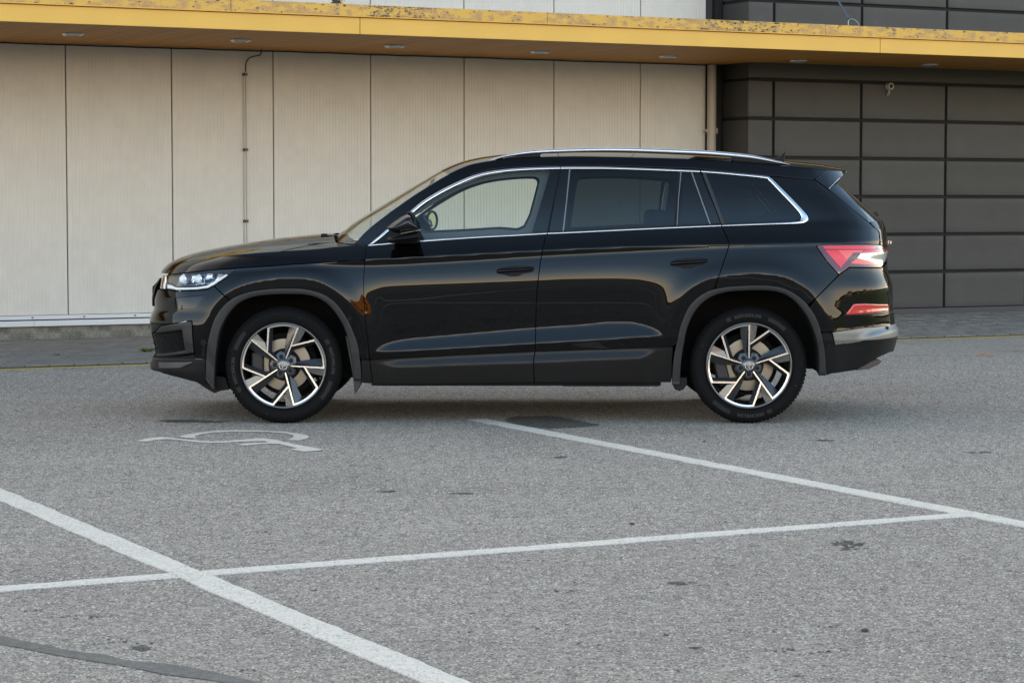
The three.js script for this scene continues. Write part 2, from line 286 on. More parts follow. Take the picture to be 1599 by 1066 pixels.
// ------------------------------------------------------------------ paved strip between yellow line and buildings
const paverMap = (sd, v0) => tex(128, (() => { const a = noiseTile(128, 64, sd), b = noiseTile(128, 20, sd + 1); return (i) => { const v = v0 * (0.75 + 0.35 * a[i] + 0.2 * b[i]); return [s1(v * 1.12), s1(v), s1(v * 0.85)]; }; })(), true);
const paverMats = [0.175, 0.19, 0.16, 0.183].map((v, i) => new THREE.MeshStandardMaterial({ map: paverMap(60 + i * 3, v), roughness: 0.92 }));
{
  const P = thing('pavement', 'grey concrete block paving along the foot of the buildings', 'pavement', null, 'structure');
  wallPlace(P);
  const Y = onGround(0, 577), dW = (Y[0] - WO[0]) * WN[0] + (Y[1] - WO[1]) * WN[1] - 0.09;      // width of the strip
  const rise = (s, d) => 0.05 * smooth(5.5, 9.5, s) * clamp(1 - (d - 0.56) / (dW - 0.56), 0, 1);     // the paving climbs slightly to the dark wall
  { const pos = [], idx = [], ns = 40; for (let i = 0; i <= ns; i++) for (const d of [-1.0, 0.56, dW + 0.03]) { const s = -8 + 34 * i / ns; pos.push(s, 0.008 + rise(s, d), d); } for (let i = 0; i < ns; i++) for (let k = 0; k < 2; k++) { const a = i * 3 + k; idx.push(a, a + 1, a + 3, a + 1, a + 4, a + 3); } mesh('bedding', geoOf(pos, idx), std(0.06, 0.057, 0.05, 1), P); }
  const size = 0.204, gap = 0.011, g0 = new RoundedBoxGeometry(size - gap, 0.05, size - gap, 1, 0.006);
  { const u = g0.attributes.uv; for (let i = 0; i < u.count; i++) u.setXY(i, u.getX(i), u.getY(i)); }
  const rows = Math.floor(dW / size), cells = [];
  for (let r = 0; r < rows; r++) for (let c = -34; c < 118; c++) { const s = c * size + (r % 2) * size * 0.5, d = dW - 0.02 - (r + 0.5) * size; cells.push([s, d]); }
  const cam = new THREE.Vector3(0, EYE, 0), seen = [];
  for (const [s, d] of cells) {
    const x = WO[0] + WU[0] * s + WN[0] * d, z = WO[1] + WU[1] * s + WN[1] * d, dep = -z * cp + EYE * sp, px = 799.5 + x / dep * FOCAL;
    seen.push({ s, d, dep, hot: (px > 2 && px < 236) || (px > 1408 && px < 1597) });
  }
  seen.sort((a, b) => (b.hot - a.hot) || (a.dep - b.dep));
  const rest = [];
  seen.forEach((q, i) => {
    const y = -0.006 + rise(q.s, q.d) + (rnd() - 0.5) * 0.004, tx = (rnd() - 0.5) * 0.02, tz = (rnd() - 0.5) * 0.02, k = Math.floor(rnd() * 4);
    if (i < 300) { const m = mesh('paver', g0, paverMats[k], P); m.position.set(q.s, y, q.d); m.rotation.set(tx, 0, tz); }
    else if (q.s > -6 && q.s < 24) { const g = g0.clone(); g.rotateX(tx); g.rotateZ(tz); g.translate(q.s, y, q.d); rest.push(g.index ? g.toNonIndexed() : g); }
  });
  const m = mesh('paver_field', mergeGeometries(rest), paverMats[1], P); m.userData.kind = 'stuff';
}
// weed tufts in the joints
MAT.weed = std(0.09, 0.12, 0.02, 0.9, { side: THREE.DoubleSide });
function tuft(px, py, n, h, label) {
  const [x, z] = onGround(px, py, 0.01), pos = [], idx = [];
  for (let i = 0; i < n; i++) {
    const a = rnd() * 6.28, l = h * (0.5 + rnd() * 0.7), r = 0.01 + rnd() * 0.03, w = 0.004 + rnd() * 0.004, bx = x + Math.cos(a) * r * 0.5, bz = z + Math.sin(a) * r * 0.5, tx = bx + Math.cos(a) * l * 0.9, tz = bz + Math.sin(a) * l * 0.9, o = pos.length / 3, px2 = -Math.sin(a) * w, pz2 = Math.cos(a) * w;
    pos.push(bx - px2, 0.015, bz - pz2, bx + px2, 0.015, bz + pz2, lerp(bx, tx, 0.6) + px2, 0.015 + l * 0.5, lerp(bz, tz, 0.6) + pz2, tx, 0.018 + l * 0.35, tz); idx.push(o, o + 1, o + 2, o, o + 2, o + 3);
  }
  top('weed_tuft', geoOf(pos, idx), MAT.weed, label, 'weed');
}
tuft(230, 551, 46, 0.07, 'green weed tuft in the paving just left of the front bumper');
tuft(1491, 513.5, 20, 0.04, 'yellowish weed in the paving before the dark wall');
tuft(1582, 509, 16, 0.035, 'small dark weed in the paving at the right edge');
tuft(90, 555.5, 10, 0.03, 'tiny weed in a paving joint at the left');

// ------------------------------------------------------------------ white hall
const SOFFIT = 2.845, HALLTOP = 8.2;
const wallMap = (sd) => { const t = tex(512, (() => { const a = noiseTile(512, 256, sd), b = noiseTile(512, 24, sd + 1), c = noiseTile(512, 7, sd + 2); return (i) => { let v = 0.62 + (a[i] - 0.5) * 0.03 + (b[i] - 0.5) * 0.035 + (c[i] - 0.5) * 0.03; if (a[i] > 0.965) v -= 0.07; return [s1(v * 1.02), s1(v * 0.955), s1(v * 0.86)]; }; })(), true); return t; };
const wallMats = [70, 75, 80].map((s) => new THREE.MeshStandardMaterial({ map: wallMap(s), roughness: 0.55 }));
const sJ = onWall(104, 300, 0)[0], PW = (onWall(1000, 200, 0)[0] - sJ) / 6;      // panel joints and module
const darkS = onWall(1124, 200, 0)[0];
MAT.flash = std(0.62, 0.64, 0.66, 0.35, { metalness: 0.25 });
MAT.black = std(0.012, 0.012, 0.012, 0.7);
{
  const H = thing('white_hall', 'long hall clad in off-white ribbed metal panels behind the car', 'building'); wallPlace(H);
  const w = PW - 0.012;
  function ribbed(width) {                                             // profile along s, extruded up
    const pr = [], n = Math.round((width - 0.05) / 0.0345), st = (width - 0.05) / n;
    pr.push([0, -0.05], [0, -0.004], [0.004, 0]);
    for (let i = 0; i < n; i++) { const x = 0.025 + (i + 0.5) * st; pr.push([x - 0.006, 0], [x - 0.0025, -0.0026], [x + 0.0025, -0.0026], [x + 0.006, 0]); }
    pr.push([width - 0.004, 0], [width, -0.004], [width, -0.05]);
    const y0 = 0.25, y1 = HALLTOP, pos = [], uv = [], idx = [];
    for (const [x, z] of pr) { pos.push(x, y0, z, x, y1, z); uv.push(x / 2, y0 / 2, x / 2, y1 / 2); }
    for (let i = 0; i < pr.length - 1; i++) { const a = i * 2; idx.push(a, a + 2, a + 1, a + 1, a + 2, a + 3); }
    return geoOf(pos, idx, null, uv).toNonIndexed();
  }
  const full = ribbed(w); full.computeVertexNormals();
  for (let k = -6; k < 7; k++) { const s = sJ + k * PW; const last = s + w > darkS; if (s > darkS) break; const g = last ? ribbed(darkS - 0.19 - s) : full; if (last) g.computeVertexNormals(); const m = mesh('wall_panel', g, wallMats[((k % 3) + 3) % 3], H); m.position.set(s + 0.006, 0, (rnd() - 0.5) * 0.003); }
  mesh('wall_panel', box(sJ - 34, sJ - 6 * PW - 0.006, 0.25, HALLTOP, -0.05, 0), wallMats[0], H);
  mesh('joint_backing', box(sJ - 33, darkS + 0.6, 0.16, HALLTOP - 0.1, -0.2, -0.03), std(0.05, 0.05, 0.045, 0.9), H);
  // base flashing in two strips, screws, plinth
  mesh('flashing_strip', rbox(sJ - 12, darkS, 0.207, 0.246, 0.0, 0.022, 0.004), MAT.flash, H);
  mesh('flashing_strip', rbox(sJ - 12, onWall(51, 505, 0)[0], 0.142, 0.197, 0.0, 0.03, 0.004), MAT.flash, H);
  mesh('flashing_strip', rbox(onWall(51, 505, 0)[0] + 0.003, darkS, 0.142, 0.197, 0.001, 0.031, 0.004), MAT.flash, H);
  const sg = new THREE.CylinderGeometry(0.009, 0.011, 0.008, 10); sg.rotateX(Math.PI / 2);
  for (let i = -4; i < 16; i++) { const s = onWall(49, 497, 0)[0] + i * (onWall(130, 495, 0)[0] - onWall(49, 497, 0)[0]); if (s < darkS) { const m = mesh('screw', sg, std(0.25, 0.25, 0.25, 0.4, { metalness: 0.7 }), H); m.position.set(s, 0.2265, 0.025); } }
  const plinthMap = tex(512, (() => { const a = noiseTile(512, 200, 91), b = noiseTile(512, 60, 92), c = noiseTile(512, 9, 93); return (i) => { let v = 0.15 + (a[i] - 0.5) * 0.16 + (b[i] - 0.5) * 0.1 + (c[i] - 0.5) * 0.12; if (a[i] > 0.86) v += 0.16; v = Math.max(0.03, v); return [s1(v * 1.08), s1(v), s1(v * 0.8)]; }; })(), true);
  plinthMap.repeat.set(2, 2);
  const pm = new THREE.MeshStandardMaterial({ map: plinthMap, roughness: 0.95, bumpMap: plinthMap, bumpScale: 0.01 });
  const L = darkS - sJ + 12, n = 260, pos = [], uv = [], idx = [];
  for (let i = 0; i <= n; i++) for (let j = 0; j < 5; j++) { const s = sJ - 12 + L * i / n, y = [-0.02, 0.03, 0.06, 0.11, 0.16][j]; const f = j === 0 ? 0.03 + 0.03 * vnoise(s * 4, 1) : j === 1 ? 0.012 + 0.02 * vnoise(s * 6, 4) : 0; pos.push(s, y, -0.012 + f + 0.006 * vnoise(s * 20, y * 60)); uv.push(s, y); if (i < n && j < 4) { const a = i * 5 + j; idx.push(a, a + 5, a + 1, a + 1, a + 5, a + 6); } }
  mesh('plinth', geoOf(pos, idx, null, uv), pm, H);
  // mass of the hall behind its front
  mesh('rear_mass', box(sJ - 34, 30, 0, HALLTOP, -24, -0.22), std(0.5, 0.49, 0.46, 0.8), H);
  mesh('parapet', box(sJ - 34.1, 30.1, HALLTOP, HALLTOP + 0.12, -24.1, 0.05), MAT.flash, H);
}
// downpipe in the corner
{
  const [s] = onWall(1111, 200, 0.07);
  const D = thing('downpipe', 'cream round rain downpipe in the corner of the white and dark walls', 'pipe'); wallPlace(D, s, 0, 0.075);
  const pm = std(0.42, 0.36, 0.29, 0.45);
  const g = new THREE.CylinderGeometry(0.05, 0.05, SOFFIT - 0.03, 28); g.translate(0, (SOFFIT - 0.03) / 2 + 0.02, 0); mesh('pipe', g, pm, D);
  const y = onWall(1111, 204, 0.07)[1];
  for (const yy of [y, y - 1.4]) {
    const c = new THREE.CylinderGeometry(0.057, 0.057, 0.05, 28); c.translate(0, yy, 0); const cl = mesh('clamp', c, pm, D);
    mesh('clamp_ear', rbox(0.05, 0.075, yy - 0.03, yy + 0.03, -0.01, 0.016, 0.004), pm, cl);
    mesh('clamp_bolt', rbox(-0.1, -0.05, yy - 0.009, yy + 0.009, -0.008, 0.008, 0.003), pm, cl);
  }
}
// lightning conductor with clips
{
  const C = thing('lightning_conductor', 'thin lightning conductor clipped to the white wall, bending at the soffit', 'cable'); wallPlace(C);
  const p = (px, py, d) => { const q = onWall(px, py, d); return new THREE.Vector3(q[0], q[1], d); };
  const gm = std(0.22, 0.18, 0.14, 0.6, { metalness: 0.3 });
  mesh('bent_tail', new THREE.TubeGeometry(new THREE.CatmullRomCurve3([p(383.2, 112, 0.03), p(383.4, 101, 0.03), p(385, 95, 0.035), p(390, 90, 0.05), p(398, 87.4, 0.08), p(405, 86, 0.12), p(407.3, 82.5, 0.14), new THREE.Vector3(onWall(407.5, 80, 0.15)[0], SOFFIT + 0.02, 0.15)]), 50, 0.0065, 8), std(0.03, 0.026, 0.02, 0.6), C);
  const a = p(383.2, 111, 0.03), b = p(385.5, 480, 0.03); b.y = 0.26; b.x = a.x;
  mesh('wire', new THREE.TubeGeometry(new THREE.LineCurve3(a, b), 1, 0.005, 8), std(0.36, 0.32, 0.27, 0.7), C);
  mesh('cover_strip', box(a.x - 0.022, a.x - 0.008, 0.28, a.y - 0.04, 0.001, 0.005), std(0.52, 0.485, 0.43, 0.7), C);
  for (const py of [116, 233.5, 345]) { const q = onWall(383, py, 0.03); const m = mesh('clip', merged([rbox(-0.026, -0.007, -0.014, 0.014, 0, 0.04, 0.004), rbox(0.007, 0.017, -0.014, 0.014, 0, 0.04, 0.004)]), std(0.035, 0.03, 0.025, 0.5), C); m.position.set(a.x, q[1], 0); }
}

// ------------------------------------------------------------------ dark annex
const PR = 0.56;                                                        // it stands proud of the hall
{
  const X = thing('dark_annex', 'annex clad in dark grey metal cassette panels at the right', 'building'); wallPlace(X);
  const corner = onWall(1169, 200, PR)[0], c1 = onWall(1208.5, 200, PR)[0], c2 = onWall(1345.5, 200, PR)[0], PWD = onWall(1478, 200, PR)[0] - c2;
  const rowsY = [128, 187, 247.5, 308, 367, 426, 485].map((py) => onWall(1345.5, py, PR)[1]);
  const RH = (rowsY[0] - rowsY[6]) / 6, gap = 0.036, ys = [];
  const base = rowsY[6], y0 = base;
  for (let k = 0; k < 17; k++) ys.push(y0 + k * RH);
  const variants = [0.043, 0.048, 0.040, 0.045].map((v, i) => { const t = tex(256, (() => { const a = noiseTile(256, 128, 140 + i), b = noiseTile(256, 6, 150 + i), c = noiseTile(256, 30, 160 + i); return (k) => { let q = v * (0.9 + 0.1 * a[k] + 0.16 * b[k] + 0.06 * c[k]); if (a[k] > 0.985) q *= 1.8; return [s1(q * 1.02), s1(q), s1(q * 0.96)]; }; })(), true); return new THREE.MeshPhysicalMaterial({ map: t, roughness: 0.46, metalness: 0.0, specularIntensity: 0.7 }); });
  // slightly dished cassette, bevelled edge
  function cassette(wd, ht) {
    const nx = 8, ny = 5, pos = [], uv = [], idx = [];
    const ex = [0, 0.006, ...Array.from({ length: nx - 1 }, (_, i) => (i + 1) / nx * wd), wd - 0.006, wd], ey = [0, 0.006, ...Array.from({ length: ny - 1 }, (_, i) => (i + 1) / ny * ht), ht - 0.006, ht];
    for (const y of ey) for (const x of ex) { const e = Math.min(x, wd - x, y, ht - y), q = Math.sin(Math.PI * x / wd) * Math.sin(Math.PI * y / ht); pos.push(x, y, e < 1e-6 ? -0.006 : -0.004 * q); uv.push(x, y); }
    const W = ex.length;
    for (let j = 0; j < ey.length - 1; j++) for (let i = 0; i < W - 1; i++) { const a = j * W + i; idx.push(a, a + 1, a + W, a + 1, a + W + 1, a + W); }
    const rim = [[0, 0, wd, 0], [wd, 0, wd, ht], [wd, ht, 0, ht], [0, ht, 0, 0]];
    for (const [xa, ya, xb, yb] of rim) { const o = pos.length / 3; pos.push(xa, ya, -0.006, xb, yb, -0.006, xb, yb, -0.05, xa, ya, -0.05); for (let i = 0; i < 4; i++) uv.push(0, 0); idx.push(o, o + 3, o + 1, o + 1, o + 3, o + 2); }
    const g = geoOf(pos, idx, null, uv).toNonIndexed(); g.computeVertexNormals(); return geoFlatSmooth(g, pos, idx, uv);
  }
  function geoFlatSmooth(g, pos, idx, uv) { return geoOf(pos, idx, null, uv); }
  const std1 = cassette(PWD - gap, RH - gap), corn = cassette(c1 - corner - gap / 2, RH - gap), ret = cassette(PR - gap, RH - gap);
  for (let k = 0; k < ys.length - 1; k++) {
    const yb = ys[k] + gap / 2;
    if (yb + RH > SOFFIT - 0.12 && yb < SOFFIT + 0.45 && Math.abs(yb - ys[6]) < 0.1) { /* behind the canopy */ }
    let m = mesh('cladding_panel', corn, variants[(k * 7) % 4], X); m.position.set(corner, yb, PR);
    m = mesh('cladding_panel', ret, variants[(k * 5 + 1) % 4], X); m.position.set(corner, yb, 0.02); m.rotation.y = -Math.PI / 2;
    for (let c = -1; c < 14; c++) { const s = (c < 0 ? c1 : c2 + c * PWD) + gap / 2; m = mesh('cladding_panel', c < 0 ? cassette(c2 - c1 - gap, RH - gap) : std1, variants[(k * 3 + c * 5 + 20) % 4], X); m.position.set(s, yb, PR); }
  }
  const end = c2 + 14 * PWD;
  mesh('joint_backing', box(corner + 0.025, end, base - 0.08, ys[16], 0.0, PR - 0.03), std(0.006, 0.006, 0.006, 0.8), X);
  mesh('base_skirt', rbox(corner - 0.012, end, base - 0.07, base + 0.012, 0.02, PR + 0.018, 0.006), std(0.035, 0.035, 0.042, 0.45), X);
  mesh('foundation', box(corner + 0.03, end, -0.05, base - 0.07, 0.0, PR - 0.05), std(0.03, 0.028, 0.024, 0.9), X);
  mesh('head_trim', box(corner - 0.004, end, rowsY[0] + 0.02, SOFFIT + 0.05, 0.02, PR + 0.006), std(0.03, 0.028, 0.026, 0.5), X);
  mesh('corner_trim', box(darkS - 0.085, darkS + 0.005, 0.05, HALLTOP, -0.04, 0.03), std(0.008, 0.008, 0.008, 0.6), X);
  mesh('edge_strip', box(darkS - 0.115, darkS - 0.088, 0.2, SOFFIT, -0.04, 0.035), std(0.30, 0.20, 0.10, 0.6), X);
}
// small round camera on the dark wall
{
  const q = onWall(1393, 134.5, PR + 0.06);
  const K = thing('dome_camera', 'small round security camera on the dark wall under the canopy', 'camera'); wallPlace(K, q[0], q[1], PR);
  const wm = std(0.42, 0.37, 0.32, 0.5);
  let g = new THREE.CylinderGeometry(0.04, 0.045, 0.05, 24); g.rotateX(Math.PI / 2); g.translate(0, 0, 0.02); mesh('base', g, wm, K);
  g = new THREE.TorusGeometry(0.03, 0.009, 10, 28); g.translate(0, 0, 0.048); mesh('ring', g, wm, K);
  g = new THREE.SphereGeometry(0.026, 20, 12); g.translate(0, 0, 0.042); mesh('lens', g, std(0.02, 0.018, 0.016, 0.1), K);
  mesh('cable', new THREE.TubeGeometry(new THREE.CatmullRomCurve3([new THREE.Vector3(-0.01, -0.035, 0.02), new THREE.Vector3(-0.014, -0.07, 0.03), new THREE.Vector3(-0.02, -0.1, 0.01)]), 14, 0.009, 8), wm, K);
}

// ------------------------------------------------------------------ yellow canopy
const CD = 2.47, FB = SOFFIT, FG = FB + 0.155, FT = FG + 0.107;
{
  const K = thing('canopy', 'long flat yellow canopy with weathered top edge across both buildings', 'canopy'); wallPlace(K);
  const fasMap = tex(256, (() => { const a = noiseTile(256, 128, 201), b = noiseTile(256, 9, 202); return (i) => { let v = 1 + (a[i] - 0.5) * 0.03 + (b[i] - 0.5) * 0.06; if (a[i] > 0.99) v *= 0.7; return [s1(0.74 * v), s1(0.43 * v), s1(0.07 * v)]; }; })(), true);
  const fas = new THREE.MeshStandardMaterial({ map: fasMap, roughness: 0.4 });
  const capMap = tex(1024, (() => { const a = noiseTile(1024, 400, 211), b = noiseTile(1024, 120, 212), c = noiseTile(1024, 24, 213), e = noiseTile(1024, 300, 214); return (i) => {
    const y = Math.floor(i / 1024) / 1024, w = smooth(0.40, 0.62, 0.55 * c[i] + 0.3 * b[i] + 0.15 * a[i]), d = smooth(0.60, 0.74, 0.35 * b[i] + 0.45 * e[i] + 0.2 * c[i]) * 0.55;
    let r = lerp(0.70, 0.56, w), g = lerp(0.42, 0.33, w), bl = lerp(0.085, 0.125, w); r = lerp(r, 0.24, d); g = lerp(g, 0.155, d); bl = lerp(bl, 0.07, d); const k = 0.92 + 0.16 * a[i]; return [s1(r * k), s1(g * k), s1(bl * k)]; }; })(), true);
  const cap = new THREE.MeshStandardMaterial({ map: capMap, roughness: 0.75 });
  function board(s0, s1_, y0, y1, d0, d1, r, mat, name, um) { const g = new RoundedBoxGeometry(s1_ - s0, y1 - y0, d1 - d0, 1, r); g.translate((s0 + s1_) / 2, (y0 + y1) / 2, (d0 + d1) / 2); const u = g.attributes.uv, p = g.attributes.position; for (let i = 0; i < u.count; i++) u.setXY(i, p.getX(i) * um, (p.getY(i) + p.getZ(i)) * um * 2); return mesh(name, g, mat, K); }
  const fj = [-14, onWall(562, 48, CD)[0], onWall(1375, 78, CD)[0]]; const len = fj[2] - fj[1]; fj[0] = fj[1] - len; fj.unshift(fj[0] - len); fj.push(fj[3] + len, fj[3] + 2 * len, fj[3] + 3 * len);
  for (let i = 0; i < fj.length - 1; i++) board(fj[i] + 0.003, fj[i + 1] - 0.003, FB, FG - 0.008, CD - 0.04, CD, 0.003, fas, 'fascia_board', 0.5);
  const cj = [onWall(359, 20, CD)[0], onWall(853, 38, CD)[0], onWall(1288, 55, CD)[0]]; const cl = (cj[2] - cj[0]) / 2; cj.unshift(cj[0] - cl); cj.unshift(cj[0] - cl); for (let k = 1; k < 6; k++) cj.push(cj[4] + k * cl);
  for (let i = 0; i < cj.length - 1; i++) {
    board(cj[i] + 0.002, cj[i + 1] - 0.002, FG + 0.003 + (rnd() - 0.5) * 0.003, FT + (rnd() - 0.5) * 0.003, CD - 0.3, CD + 0.022, 0.004, cap, 'edge_cap', 0.7);
  }
  // grime and lichen flecks along the edges of the cap
  { const pos = [], idx = [], pos2 = [], idx2 = []; const sA = onWall(-20, 30, CD)[0], sB = onWall(1620, 60, CD)[0];
    for (let i = 0; i < 5200; i++) { const s = lerp(sA, sB, rnd()), pt = vnoise(s * 1.7 + 3, 5) * 0.6 + vnoise(s * 6, 9) * 0.4; if (rnd() > smooth(0.42, 0.8, pt) * 0.7 + 0.05) continue; const up = rnd() < 0.6, e = Math.pow(rnd(), 2.2) * 0.055, y = up ? FT - 0.006 - e : FG + 0.010 + e * 0.6, r = 0.002 + rnd() * rnd() * 0.011, m = 6, light = rnd() < 0.72, P = light ? pos2 : pos, I = light ? idx2 : idx, o = P.length / 3; P.push(s, y, CD + 0.0236); for (let q = 0; q < m; q++) { const a = q / m * 6.283, rr = r * (0.5 + rnd()); P.push(s + Math.cos(a) * rr * 1.8, clamp(y + Math.sin(a) * rr, FG + 0.006, FT - 0.002), CD + 0.0236); I.push(o, o + 1 + q, o + 1 + (q + 1) % m); } }
    mesh('grime', geoOf(pos, idx), std(0.10, 0.085, 0.06, 0.9), K).userData.kind = 'stuff'; mesh('lichen', geoOf(pos2, idx2), std(0.26, 0.19, 0.10, 0.9), K).userData.kind = 'stuff'; }
  board(cj[0], cj[cj.length - 1], FG - 0.004, FG + 0.004, CD - 0.28, CD + 0.030, 0.002, fas, 'drip_lip', 0.5);
  mesh('groove_backing', box(fj[0], fj[fj.length - 1], FB + 0.01, FG + 0.05, CD - 0.2, CD - 0.035), std(0.12, 0.06, 0.02, 0.9), K);
  mesh('roof_deck', box(fj[0], fj[fj.length - 1], FB + 0.05, FT - 0.02, 0.06, CD - 0.2), std(0.2, 0.19, 0.18, 0.9), K);
  // soffit boards, one by one, across the depth of the canopy
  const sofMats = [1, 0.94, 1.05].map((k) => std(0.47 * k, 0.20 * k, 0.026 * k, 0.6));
  const bw = 0.082, sg = new RoundedBoxGeometry(bw - 0.007, 0.02, CD - 0.045, 1, 0.004); sg.translate(0, 0.012, (CD - 0.045) / 2 + 0.005);
  const s0 = onWall(-60, 50, CD)[0], s2 = onWall(1640, 50, 0)[0]; let s = s0;
  for (let i = 0; s < s2 && i < 290; i++, s += bw) { const m = mesh('soffit_board', sg, sofMats[Math.floor(rnd() * 3)], K); m.position.set(s, SOFFIT - 0.002, 0); m.rotation.x = (rnd() - 0.5) * 0.001; }
  mesh('soffit_backing', box(fj[0], fj[fj.length - 1], FB + 0.026, FB + 0.05, 0.0, CD - 0.045), std(0.05, 0.03, 0.012, 0.9), K);
  for (const [a, b] of [[fj[0], s0 - bw / 2 - 0.01], [s, fj[fj.length - 1]]]) mesh('soffit_sheet', box(a, b, SOFFIT + 0.002, SOFFIT + 0.02, 0.0, CD - 0.045), sofMats[0], K);
  // ragged black sealant where soffit and wall meet
  const pts = []; for (let q = s0; q < darkS; q += 0.06) pts.push(new THREE.Vector3(q, SOFFIT - 0.006 - 0.006 * vnoise(q * 5, 2), 0.004));
  mesh('joint_sealant', new THREE.TubeGeometry(new THREE.CatmullRomCurve3(pts), pts.length, 0.007, 6), std(0.02, 0.017, 0.012, 0.8), K);
}
// recessed downlights
[[113, 53], [375, 63], [616, 72], [843, 81], [1044, 88], [1247, 95], [1452, 101]].forEach(([px, py], i) => {
  const r = ray(px, py), t = (SOFFIT - 0.008 - EYE) / r[1], x = r[0] * t, z = r[2] * t;
  const L = thing('recessed_downlight', ['round recessed downlight in the soffit, leftmost of seven', 'recessed downlight in the soffit nearest the lightning conductor', 'recessed downlight in the soffit right of the first fascia joint', 'recessed downlight in the soffit above the front half of the roof rail', 'recessed downlight in the soffit just left of the downpipe', 'recessed downlight in the soffit above the antenna fin', 'recessed downlight in the soffit, rightmost of seven'][i], 'light fixture', 'downlights in the yellow soffit');
  L.position.set(x, SOFFIT - 0.008, z); L.rotation.y = WA;
  let g = new THREE.LatheGeometry([[0.066, 0.004], [0.07, -0.012], [0.085, -0.014], [0.098, -0.008], [0.1, 0.004]].map((p) => new THREE.Vector2(...p)), 36); mesh('trim_ring', g, std(0.62, 0.60, 0.56, 0.25, { metalness: 0.7 }), L);
  g = new THREE.LatheGeometry([[0.0, 0.003], [0.05, 0.001], [0.067, -0.006]].map((p) => new THREE.Vector2(...p)), 30); mesh('diffuser', g, std(0.8, 0.76, 0.66, 0.3), L);
});
// tension rod with eye at the canopy top
{
  const d = 1.9, R = thing('tension_rod', 'steel tension rod with forked eye rising from the canopy before the dark wall', 'rod'); wallPlace(R);
  const P = (px, py, dd) => { const q = onWall(px, py, dd); return new THREE.Vector3(q[0], q[1], dd); };
  const rm = std(0.16, 0.18, 0.21, 0.35, { metalness: 0.6 });
  const foot = P(1337, 47, d), neck = P(1327, 30, d), up = neck.clone().add(neck.clone().sub(P(1337, 47, d)).multiplyScalar(1)); const topP = P(1306, -4, d - 0.35), far = topP.clone().add(topP.clone().sub(neck).multiplyScalar(2.2));
  mesh('rod', new THREE.TubeGeometry(new THREE.LineCurve3(neck, far), 1, 0.012, 10), rm, R);
  mesh('collar', new THREE.TubeGeometry(new THREE.LineCurve3(neck, neck.clone().lerp(far, 0.06)), 1, 0.018, 10), rm, R);
  const ax = neck.clone().sub(foot), side = new THREE.Vector3(0.05, 0.03, 0);
  mesh('eye', new THREE.TubeGeometry(new THREE.CatmullRomCurve3([neck, neck.clone().lerp(foot, 0.45).add(side), foot.clone().add(side.clone().multiplyScalar(0.8)), foot.clone().add(new THREE.Vector3(-0.02, -0.03, 0)), foot.clone().sub(side), neck.clone().lerp(foot, 0.45).sub(side)], true), 40, 0.007, 8), std(0.3, 0.31, 0.32, 0.4, { metalness: 0.6 }), R);
  mesh('anchor_plate', rbox(foot.x - 0.08, foot.x + 0.1, FT - 0.06, foot.y - 0.03, d - 0.02, d + 0.02, 0.005), rm, R);
}
// post with yellow hook on the canopy
{
  const d = 1.9, q = onWall(531, 14, d), Q = thing('stay_bracket', 'dark steel stay with a yellow fitting on the canopy before the white wall', 'bracket'); wallPlace(Q, q[0], 0, d);
  const dm = std(0.03, 0.033, 0.036, 0.5), ym = std(0.6, 0.33, 0.06, 0.5), y0 = FT - 0.02, y1 = q[1];
  mesh('stay', new THREE.TubeGeometry(new THREE.LineCurve3(new THREE.Vector3(0.03, y0, 0), new THREE.Vector3(-0.62, y0 + 2.2, -1.75)), 1, 0.034, 12), dm, Q);
  const b = new THREE.TubeGeometry(new THREE.LineCurve3(new THREE.Vector3(-0.1, y1 + 0.04, 0.03), new THREE.Vector3(0.01, y1 + 0.04, 0.03)), 1, 0.018, 10); mesh('bolt', b, dm, Q);
  const t = new THREE.TorusGeometry(0.03, 0.008, 8, 16, Math.PI); t.translate(-0.005, y1 + 0.075, 0.04); mesh('hook', merged([t, rbox(-0.012, 0.006, y1 - 0.01, y1 + 0.08, 0.033, 0.048, 0.003)]), ym, Q);
  mesh('foot_plate', rbox(-0.09, 0.1, FT - 0.06, FT - 0.005, -0.06, 0.06, 0.005), dm, Q);
}
{ const q = onWall(382, 0, 0.03), m = thing('wall_hook', 'small metal hook on the white wall above the canopy at left', 'hook'); wallPlace(m, q[0], q[1], 0); mesh('hook', merged([rbox(-0.012, 0.012, -0.005, 0.1, 0, 0.03, 0.003), rbox(-0.02, 0.02, 0.02, 0.05, 0, 0.05, 0.004)]), std(0.25, 0.25, 0.25, 0.5, { metalness: 0.5 }), m); }

// ------------------------------------------------------------------ the car: local frame x along the length (front at -x), y up, z out of the near side
const CARX = 0.025, CARZ = -14.705;
const car = thing('parked_suv', 'glossy black SUV with chrome window trim, parked side-on', 'car');
car.position.set(CARX, 0, CARZ);
const U = (px, py, zl = 0.9) => { const r = ray(px, py), t = (CARZ + zl) / r[2]; return [r[0] * t - CARX, EYE + r[1] * t]; };
const line = (pts, zl = 0.9) => pts.map(([a, b]) => U(a, b, zl));
function interp(tab, x) {                                               // monotone cubic through [x,y] pairs
  const n = tab.length; if (x <= tab[0][0]) return tab[0][1]; if (x >= tab[n - 1][0]) return tab[n - 1][1];
  let k = 0; while (tab[k + 1][0] < x) k++;
  const sl = (i) => (tab[i + 1][1] - tab[i][1]) / (tab[i + 1][0] - tab[i][0]);
  const m = (i) => { if (i === 0) return sl(0); if (i === n - 1) return sl(n - 2); const a = sl(i - 1), b = sl(i); if (a * b <= 0) return 0; return 2 * a * b / (a + b); };
  const h = tab[k + 1][0] - tab[k][0], t = (x - tab[k][0]) / h, t2 = t * t, t3 = t2 * t;
  return (2 * t3 - 3 * t2 + 1) * tab[k][1] + (t3 - 2 * t2 + t) * h * m(k) + (-2 * t3 + 3 * t2) * tab[k + 1][1] + (t3 - t2) * h * m(k + 1);
}
